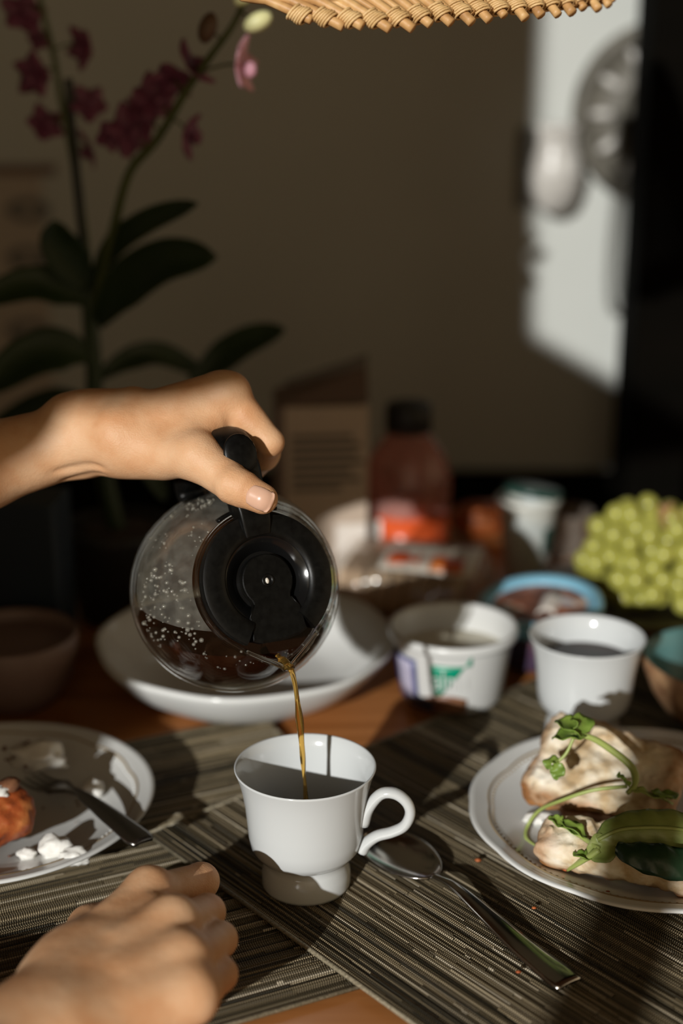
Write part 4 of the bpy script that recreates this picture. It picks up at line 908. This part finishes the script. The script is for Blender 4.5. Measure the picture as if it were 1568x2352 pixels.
# ------------------------------------------------------------------ tall cup, bottle, wrapped bread, carton
TC = np.array([.1820, 1.325, 0]); Ma = rotm((0, 1, 0), 5)
tc_ = thing('yogurt_cup', 'tall white printed yogurt cup with a dark green top', 'yogurt cup', TC)
v, f = lathe([(0, .001), (.0165, .001), (.0180, 0), (.0195, .002), (.0285, .078), (.0295, .080), (.0310, .082), (.0315, .085), (.0305, .0865), (.0285, .086), (.0275, .078), (.018, .006), (0, .006)], 48, TC); mesh('cup_body', v, f, M['glass_white'], tc_)
P = [[TC + np.array([(.0197 + .009 * z / .078 * 1.0 + .0006) * math.cos(R(a)), (.0197 + .009 * z / .078 + .0006) * math.sin(R(a)), z]) for z in np.linspace(.034, .060, 5)] for a in np.linspace(300, 350, 8)]
v, f = grid_surf(P, .0003); mesh('green_spot', v, f, M['lid_green'], tc_)
Ml = rotm((0, 1, 0), 8) @ rotm((1, 0, 0), -6)
v, f = lathe([(0, 0), (.0285, 0), (.0295, .001), (.029, .0055), (.027, .007), (0, .007)], 40, TC + [.005, .006, .0868], Ml); mesh('lid', v, f, M['lid_green'], tc_)

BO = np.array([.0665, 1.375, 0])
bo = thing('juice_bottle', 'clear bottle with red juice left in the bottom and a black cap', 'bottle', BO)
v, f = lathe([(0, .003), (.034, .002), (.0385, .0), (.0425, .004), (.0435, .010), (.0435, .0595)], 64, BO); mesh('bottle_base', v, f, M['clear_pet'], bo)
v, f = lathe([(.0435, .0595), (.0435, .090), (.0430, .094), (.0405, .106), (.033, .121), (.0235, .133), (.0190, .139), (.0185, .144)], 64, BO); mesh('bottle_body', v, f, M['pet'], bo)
v, f = lathe([(0, .004), (.036, .004), (.0415, .008), (.0418, .058), (0.0, .058)], 56, BO); mesh('juice', v, f, M['juice'], bo)  # bright juice ends at the shade edge across the bottle
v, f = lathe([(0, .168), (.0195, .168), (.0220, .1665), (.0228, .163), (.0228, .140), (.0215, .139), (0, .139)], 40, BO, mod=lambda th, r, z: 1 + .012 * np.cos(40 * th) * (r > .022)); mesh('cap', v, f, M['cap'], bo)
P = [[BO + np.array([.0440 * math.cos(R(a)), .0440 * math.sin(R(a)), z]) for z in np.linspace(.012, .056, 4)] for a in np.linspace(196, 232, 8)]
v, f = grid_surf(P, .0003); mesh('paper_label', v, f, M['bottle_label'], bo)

# wrapped sliced bread: see-through bag with a red and white print
WB = np.array([.066, 1.262, .0])
wb = thing('bread_bag', 'see-through bag of sliced bread with red and white print', 'bread bag', WB)
Mw = rotm((0, 0, 1), -14)
def fbag(P):
    d = boxd(P, WB + [0, 0, .026], (.075, .052, .025), .022, Mw); return d + .006 * vnoise(P, 38, 2) + .003 * vnoise(P, 90, 3)
v, f = surface(fbag, WB + [-.11, -.09, -.006], WB + [.11, .09, .072], .0032); v[:, 2] = np.maximum(v[:, 2], .0006); mesh('bag_film', v, f, M['film'], wb)
for k in range(9):
    c_ = WB + Mw @ np.array([-.058 + k * .0128, 0, .024]); v, f = box((0, 0, 0), (.0108, .084, .040)); Mk = Mw @ rotm((0, 1, 0), 12)
    bevel(mesh('bread_slice', np.array(v) @ Mk.T + c_, f, M['bread_in'], wb, smooth=False), .003, 2)
for nm, m_, x0, x1, y0, y1 in (('white_label', 'label_white', -.022, .066, -.046, .018), ('red_spot', 'label_red', -.016, .014, -.040, -.014), ('red_spot', 'label_red', .024, .054, -.044, -.018)):
    lift = .053 if nm == 'white_label' else .0546
    P = [[WB + Mw @ np.array([x0 + (x1 - x0) * i / 6, y0 + (y1 - y0) * j / 6, lift + .001 * math.sin(i) - .0012 * max(0, 2 - j) ** 2.2]) for j in range(7)] for i in range(7)]
    v, f = grid_surf(P, .0005); mesh(nm, v, f, M[m_], wb)
v, f = ico(np.array([.150, 1.46, .020]), .03, 3, (1.2, .8, .66), None, .12, 9); mesh('bread_roll', v, f, M['toast'], None, loc=(.150, 1.46, 0), label='orange-brown bread roll behind the tall yogurt cup and bottle', cat='bread')
gl = thing('glass_tumbler', 'small grey plastic tumbler beside the tall yogurt cup', 'tumbler', (.232, 1.40, 0))
v, f = lathe([(0, .001), (.020, .001), (.0215, 0), (.0235, .003), (.0285, .048), (.0275, .049), (.0225, .005), (0, .004)], 48, (.232, 1.40, 0)); mesh('tumbler_body', v, f, M['film'], gl)

CX = np.array([-.021, 1.345, 0]); Mc = rotm((0, 0, 1), 6)
cx = thing('juice_carton', 'beige carton with dark small print and a tilted folded top', 'carton', CX)
def cbox(name, x0, x1, y0, y1, z0, z1, m, par=cx, bv=.0015):
    v, f = box(((x0 + x1) / 2, (y0 + y1) / 2, (z0 + z1) / 2), (x1 - x0, y1 - y0, z1 - z0)); return bevel(mesh(name, np.array(v) @ Mc.T + CX, f, m, par, smooth=False), bv)
cbody = cbox('carton_body', -.044, .044, -.03, .03, 0, .178, M['card'])
cbox('side_fold', -.0455, -.036, -.0308, -.02, .002, .178, M['card_edge'])
gp_ = [(-.044, -.03, .178), (.044, -.03, .182), (.044, .03, .182), (-.044, .03, .178), (-.044, 0, .190), (.046, 0, .212)]
v = np.array(gp_) @ Mc.T + CX; mesh('gable_top', v, [(0, 1, 5, 4), (2, 3, 4, 5), (1, 2, 5), (3, 0, 4)], M['card_edge'], cx, smooth=False)
v = np.array([(-.034, -.003, .188), (.046, -.003, .210), (.046, -.003, .221), (-.034, -.003, .196), (-.034, .003, .188), (.046, .003, .210), (.046, .003, .221), (-.034, .003, .196)]) @ Mc.T + CX
mesh('folded_ridge', v, [(0, 1, 2, 3), (7, 6, 5, 4), (0, 4, 5, 1), (1, 5, 6, 2), (2, 6, 7, 3), (3, 7, 4, 0)], M['ink'], cx, smooth=False)
for k in range(7):
    w_ = (.062, .070, .066, .074, .06, .07, .05)[k]; cbox('print_line', -.030, -.030 + w_ * .95, -.0308, -.0298, .146 - k * .0085, .1505 - k * .0085, M['ink'], cbody, .0002)
cbox('white_panel', .012, .043, -.0309, -.0298, .012, .060, M['label_white'], cbody, .0003)

# ------------------------------------------------------------------ navy box and orchid at the left
NB = np.array([-.2920, 1.148, 0]); Mn = rotm((0, 0, 1), -5)
nb = thing('navy_box', 'dark navy carton with an orange print, in the left shadow', 'box', NB)
v, f = box((0, 0, .071), (.114, .056, .142)); bevel(mesh('box_body', np.array(v) @ Mn.T + NB, f, M['navy'], nb, smooth=False), .002)
P = [[NB + Mn @ np.array([-.030 + .034 * i / 4 * (1 - .2 * abs(j - 3) / 3), -.0306, .050 + .045 * j / 6]) for j in range(7)] for i in range(5)]
v, f = grid_surf(P, -.0004); mesh('orange_print', v, f, M['card_print'], nb)

OC = np.array([-.205, 1.235, 0])
oc = thing('potted_orchid', 'tall orchid with dim purple flowers in a dark ribbed planter', 'orchid', OC)
v, f = lathe([(0, 0), (.036, 0), (.038, .002), (.0475, .078), (.0500, .080), (.0500, .088), (.0470, .088), (.0450, .080), (0, .078)], 60, OC, mod=lambda th, r, z: 1 + .02 * np.cos(24 * th) * (r > .037)); mesh('planter', v, f, M['pot_dark'], oc)
v, f = ico(OC + [0, 0, .078], .044, 3, (1, 1, .14), None, .3, 4); mesh('bark_soil', v, f, M['soil'], oc)
YO = 1.235
def oy(x, y, Y=YO): return onY(x, y, Y)
v, f = tube(smooth_path([OC + [.002, 0, .07], oy(222, 1000), oy(216, 850), oy(206, 720), oy(202, 640)], 30), np.linspace(.0085, .0065, 30), 10); mesh('cane', v, f, M['leaf_dark'], oc)
v, f = tube(smooth_path([oy(214, 800), oy(204, 660), oy(184, 480), oy(168, 330), oy(157, 180)], 30), np.linspace(.0052, .0036, 30), 8); mesh('stake', v, f, M['stake'], oc)
sl = smooth_path([oy(208, 640), oy(186, 470), oy(160, 330), oy(140, 230), oy(124, 130), oy(100, 30), oy(86, -40)], 40)
v, f = tube(sl, np.linspace(.0034, .0022, 40), 7); mesh('flower_stem', v, f, M['stem_green'], oc)
YF = 1.12
s2 = smooth_path([oy(214, 720), oy(238, 620, 1.22), oy(262, 520, 1.20), oy(298, 395, 1.18), oy(360, 320, 1.16), oy(430, 205, 1.14), oy(482, 130, YF), oy(530, 65, YF), oy(560, 5, YF), oy(580, -50, YF)], 60)
v, f = tube(s2, np.linspace(.0045, .0022, 60), 7); mesh('flower_stem', v, f, M['stem_green'], oc)
def oleaf(pts, w, name='leaf', tilt=(0, -.9, .42)):
    p = smooth_path([oy(*q) for q in pts], 22); t_ = np.linspace(0, 1, 22); P = np.zeros((22, 9, 3)); T = np.gradient(p, axis=0); T /= np.linalg.norm(T, axis=1)[:, None]
    for i in range(22):
        s = np.cross(np.array(tilt), T[i]); s /= np.linalg.norm(s); nn = np.cross(T[i], s); ww = w * (math.sin(math.pi * min(1, .10 + .90 * t_[i] ** .85)) ** .55 if t_[i] < .97 else .25)
        ww = w * min(1, .35 + 1.6 * t_[i]) * (max(0.02, 1 - t_[i] ** 5) ** .6)
        for j, q in enumerate(np.linspace(-1, 1, 9)): P[i, j] = p[i] + s * ww * q + nn * .35 * ww * q * q
    v, f = grid_surf(P, .0012); mesh(name, v, f, M['leaf_dark'], oc)
oleaf([(205, 660, 1.23), (168, 610, 1.22), (138, 555, 1.21), (125, 505, 1.20)], .0185)
oleaf([(215, 650, 1.23), (262, 570, 1.21), (345, 510, 1.18), (455, 468, 1.15)], .0125)
oleaf([(225, 740, 1.23), (285, 665, 1.21), (380, 605, 1.19), (498, 592, 1.17)], .0215)
oleaf([(200, 690, 1.23), (140, 665, 1.22), (60, 658, 1.20), (-60, 700, 1.17)], .0170)
oleaf([(205, 815, 1.23), (140, 805, 1.22), (60, 830, 1.20), (-40, 905, 1.17)], .0215)
oleaf([(222, 870, 1.24), (290, 830, 1.25), (370, 815, 1.27), (475, 860, 1.28)], .0120)
oleaf([(440, 880, 1.26), (500, 830, 1.26), (570, 785, 1.25), (655, 756, 1.24)], .0150)
oleaf([(210, 925, 1.24), (150, 920, 1.25), (80, 935, 1.26), (-30, 985, 1.27)], .0125)
oleaf([(232, 960, 1.22), (300, 1040, 1.20), (350, 1090, 1.20), (380, 1150, 1.2)], .0095)
fm = MB()
for k in range(5):
    a = 2 * math.pi * k / 5 + .3; L_ = .019 if k % 2 else .017
    P = [[(math.cos(a) * L_ * t + -math.sin(a) * .0075 * q * math.sin(math.pi * min(1, .12 + t * .83)), math.sin(a) * L_ * t + math.cos(a) * .0075 * q * math.sin(math.pi * min(1, .12 + t * .83)), .004 * t * t - .002 * q * q) for q in np.linspace(-1, 1, 5)] for t in np.linspace(.02, 1, 6)]
    fm.add(*grid_surf(P, .0005))
fm.add(*ico((0, -.003, .005), .005, 2, (.8, 1.1, .9)))
fv = np.concatenate(fm.v); f0 = None
FL = [(55, 30, 1.235, 1.1), (188, 108, 1.235, 1), (78, 172, 1.235, 1.1), (205, 238, 1.235, .95), (105, 285, 1.235, 1), (205, 340, 1.235, 1), (90, 90, 1.25, .6), (445, 150, 1.135, 1.15), (395, 185, 1.15, 1.05), (355, 228, 1.16, 1.15), (300, 300, 1.17, 1.2), (435, 310, 1.15, 1.05), (255, 310, 1.18, .8), (330, 260, 1.165, .9)]
for k, (x, y, Y, sc) in enumerate(FL):
    p = oy(x, y, Y)
    if f0 is None:
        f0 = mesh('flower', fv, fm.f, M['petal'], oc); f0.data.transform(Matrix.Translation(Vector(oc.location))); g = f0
    else: g = f0.copy(); COL.objects.link(g); g.parent = oc
    g.location = Vector(p - OC); g.scale = (sc,) * 3; g.rotation_euler = (R(90 + random.uniform(-45, 45)), random.uniform(-.9, .9), random.uniform(-1.2, 1.2))
    st_ = s2 if x > 245 else sl; q = st_[np.argmin(np.linalg.norm(st_ - p, axis=1))]
    v, f = tube(smooth_path([q, (q + p) / 2 + [0, 0, .003], p + [0, .003, 0]], 8), .0010, 5); mesh('flower_stalk', v, f, M['stem_green'], oc)
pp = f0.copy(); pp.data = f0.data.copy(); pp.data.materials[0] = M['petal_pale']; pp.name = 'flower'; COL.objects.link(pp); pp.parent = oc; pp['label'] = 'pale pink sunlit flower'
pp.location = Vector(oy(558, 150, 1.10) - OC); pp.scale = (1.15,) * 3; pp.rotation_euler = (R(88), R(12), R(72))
v, f = tube(smooth_path([s2[36], oy(520, 148, YF), oy(555, 150, YF)], 10), .0011, 5); mesh('flower_stalk', v, f, M['stem_green'], oc)
for (x, y, rr_, m_, rot) in ((592, 50, .0085, 'bud', 25), (477, 64, .0085, 'bud_dark', 70), (560, -10, .007, 'bud', 40)):
    v, f = ico(oy(x, y, 1.10), rr_, 3, (1.35, .8, .8), rotm((0, 1, 0), -rot)); mesh('bud', v, f, M[m_], oc)
    q = s2[np.argmin(np.linalg.norm(s2 - oy(x, y, YF), axis=1))]; v, f = tube([q, oy(x, y, 1.11)], .0011, 5); mesh('flower_stalk', v, f, M['stem_green'], oc)

# ------------------------------------------------------------------ on the wall
WY = 1.90
pz = thing('wall_sheet', 'printed sheet with two grey ovals, hung on the wall behind the orchid', 'paper sheet', onY(40, 700, WY - .006))
a = onY(-160, 378, WY - .004); b = onY(128, 960, WY - .004)
v, f = box(((a[0] + b[0]) / 2, WY - .0035, (a[2] + b[2]) / 2), (b[0] - a[0], .003, a[2] - b[2])); mesh('sheet', v, f, M['paper'], pz, smooth=False)
c0 = onY(128, 402, WY - .007); v, f = box(((a[0] + c0[0]) / 2, WY - .0056, (a[2] + c0[2]) / 2), (c0[0] - a[0], .0015, a[2] - c0[2])); mesh('heading_bar', v, f, M['paper_head'], pz, smooth=False)
for y in (482, 592, 760):
    cc = onY(66, y, WY - .0056); v, f = lathe([(.028, -.0008), (.028, .0008), (.012, .0008), (.011, .0004)], 40, cc, np.array([[1, 0, 0], [0, 0, -1], [0, .55, 0]])); mesh('printed_oval', v, f, M['paper_ink'], pz)
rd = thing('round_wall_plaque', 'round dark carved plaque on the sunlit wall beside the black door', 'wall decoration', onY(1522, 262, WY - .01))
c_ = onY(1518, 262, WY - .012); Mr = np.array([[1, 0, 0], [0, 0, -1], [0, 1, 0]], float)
v, f = lathe([(.113, -.010), (.115, 0), (.112, .012), (.106, .016), (.100, .012), (.094, .004), (.060, .003), (.056, .007), (.050, .008), (.046, .003), (0, .003), (0, -.010)], 80, c_, Mr); mesh('plaque_disc', v, f, M['iron'], rd)  # dark mottled disc with a raised rim and inner ring
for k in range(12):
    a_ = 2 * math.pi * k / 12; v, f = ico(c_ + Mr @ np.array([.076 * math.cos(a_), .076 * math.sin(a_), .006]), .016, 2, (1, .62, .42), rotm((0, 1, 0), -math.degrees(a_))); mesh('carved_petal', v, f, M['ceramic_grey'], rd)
wv = thing('wall_vase', 'slim silver-grey ceramic vase fixed on the wall at the edge of the sunlight', 'wall vase', onY(1275, 390, WY - .03))
ct = onY(1272, 285, WY - .03); cbm = onY(1272, 492, WY - .03); hh = ct[2] - cbm[2]
v, f = lathe([(0, 0), (.012, .002), (.024, hh * .10), (.032, hh * .28), (.034, hh * .45), (.030, hh * .62), (.025, hh * .78), (.026, hh * .92), (.029, hh), (.026, hh), (.021, hh * .8), (0, hh * .7)], 40, cbm, np.diag([1, .8, 1])); mesh('vase_body', v, f, M['ceramic_grey'], wv)
v, f = lathe([(.0300, hh * .60), (.0335, hh * .62), (.0300, hh * .645)], 40, cbm, np.diag([1, .8, 1])); mesh('raised_ring', v, f, M['ceramic_grey'], wv)
v, f = lathe([(.0345, hh * .43), (.0372, hh * .45), (.0345, hh * .475)], 40, cbm, np.diag([1, .8, 1])); mesh('raised_ring', v, f, M['ceramic_grey'], wv)
v, f = box((ct[0] - .02, WY - .006, (ct[2] + cbm[2]) / 2), (.045, .010, hh * .9)); bevel(mesh('back_plate', v, f, M['iron'], wv, smooth=False), .004)

# ------------------------------------------------------------------ wicker lampshade at the top
lp = thing('wicker_lampshade', 'golden wicker lampshade hanging at the top of the view', 'lampshade', at(980, -150, .86))
rim = smooth_path([at(690, 34, .800), at(745, 40, .800), at(830, 44, .800), at(900, 42, .804), at(970, 33, .812), at(1050, 24, .822), at(1140, 16, .836), at(1230, 8, .852), at(1310, 0, .872), at(1380, -10, .895)], 200)
acc = np.concatenate([[0], np.cumsum(np.linalg.norm(np.diff(rim, axis=0), axis=1))]); tot = acc[-1]
def rimp(s): return np.array([np.interp(s, acc, rim[:, i]) for i in range(3)])
right = np.array([1., 0, 0]); upc = np.array([0, math.sin(PITCH), math.cos(PITCH)]); fw = np.array([0, math.cos(PITCH), -math.sin(PITCH)])
n_st = 17; apex = at(1040, -560, .98)
for k in range(n_st):
    t = k / (n_st - 1); s = tot * t; p = rimp(s)
    ang = R(26 + 34 * min(1, t * 1.5)); d = -right * math.cos(ang) + upc * math.sin(ang) + fw * (.10 + .35 * t); d /= np.linalg.norm(d)
    for e, (rs_, off) in enumerate(((random.uniform(.0027, .0032), np.zeros(3)), (random.uniform(.0018, .0023), fw * .0035 + upc * .0040 + right * .004))):
        jl = random.uniform(.007, .012) if e == 0 else random.uniform(.004, .009)
        q0 = p - d * jl + off; m_ = p + d * .042 + off; ap = apex + right * (t - .5) * .08 + off
        v, f = tube(smooth_path([q0, p + off, p + d * .020 + off, m_, m_ * .78 + ap * .22 + upc * .016 - right * .004, m_ * .4 + ap * .6 + upc * .022, ap], 24), rs_, 8); mesh('cane_rod', v, f, M['rattan'], lp)
    wr_ = MB()                                              # the binding looped round the rod and the rim
    for j in range(6):
        cc = p + d * (-.0035 + j * .0016); x = np.cross(d, upc); x /= np.linalg.norm(x); y = np.cross(x, d); ra = .0040 + .0004 * math.sin(j * 1.3)
        ring = [cc + ra * (math.cos(u) * x + math.sin(u) * y * 1.2) - d * .0016 * math.sin(u) for u in np.linspace(0, 2 * math.pi, 13)[:-1]]
        V_, F_ = tube(np.array(ring + [ring[0]]), .00085, 5, False); wr_.add(V_, F_)
    wr_.out('binding', M['rattan_wrap'], lp)
v, f = tube(rim + fw * .003 + upc * .0005, .0026, 8); mesh('rim_cane', v, f, M['rattan'], lp)
v, f = tube(rim + upc * .012 - right * .014 + fw * .007, .0020, 8); mesh('upper_cane', v, f, M['rattan'], lp)
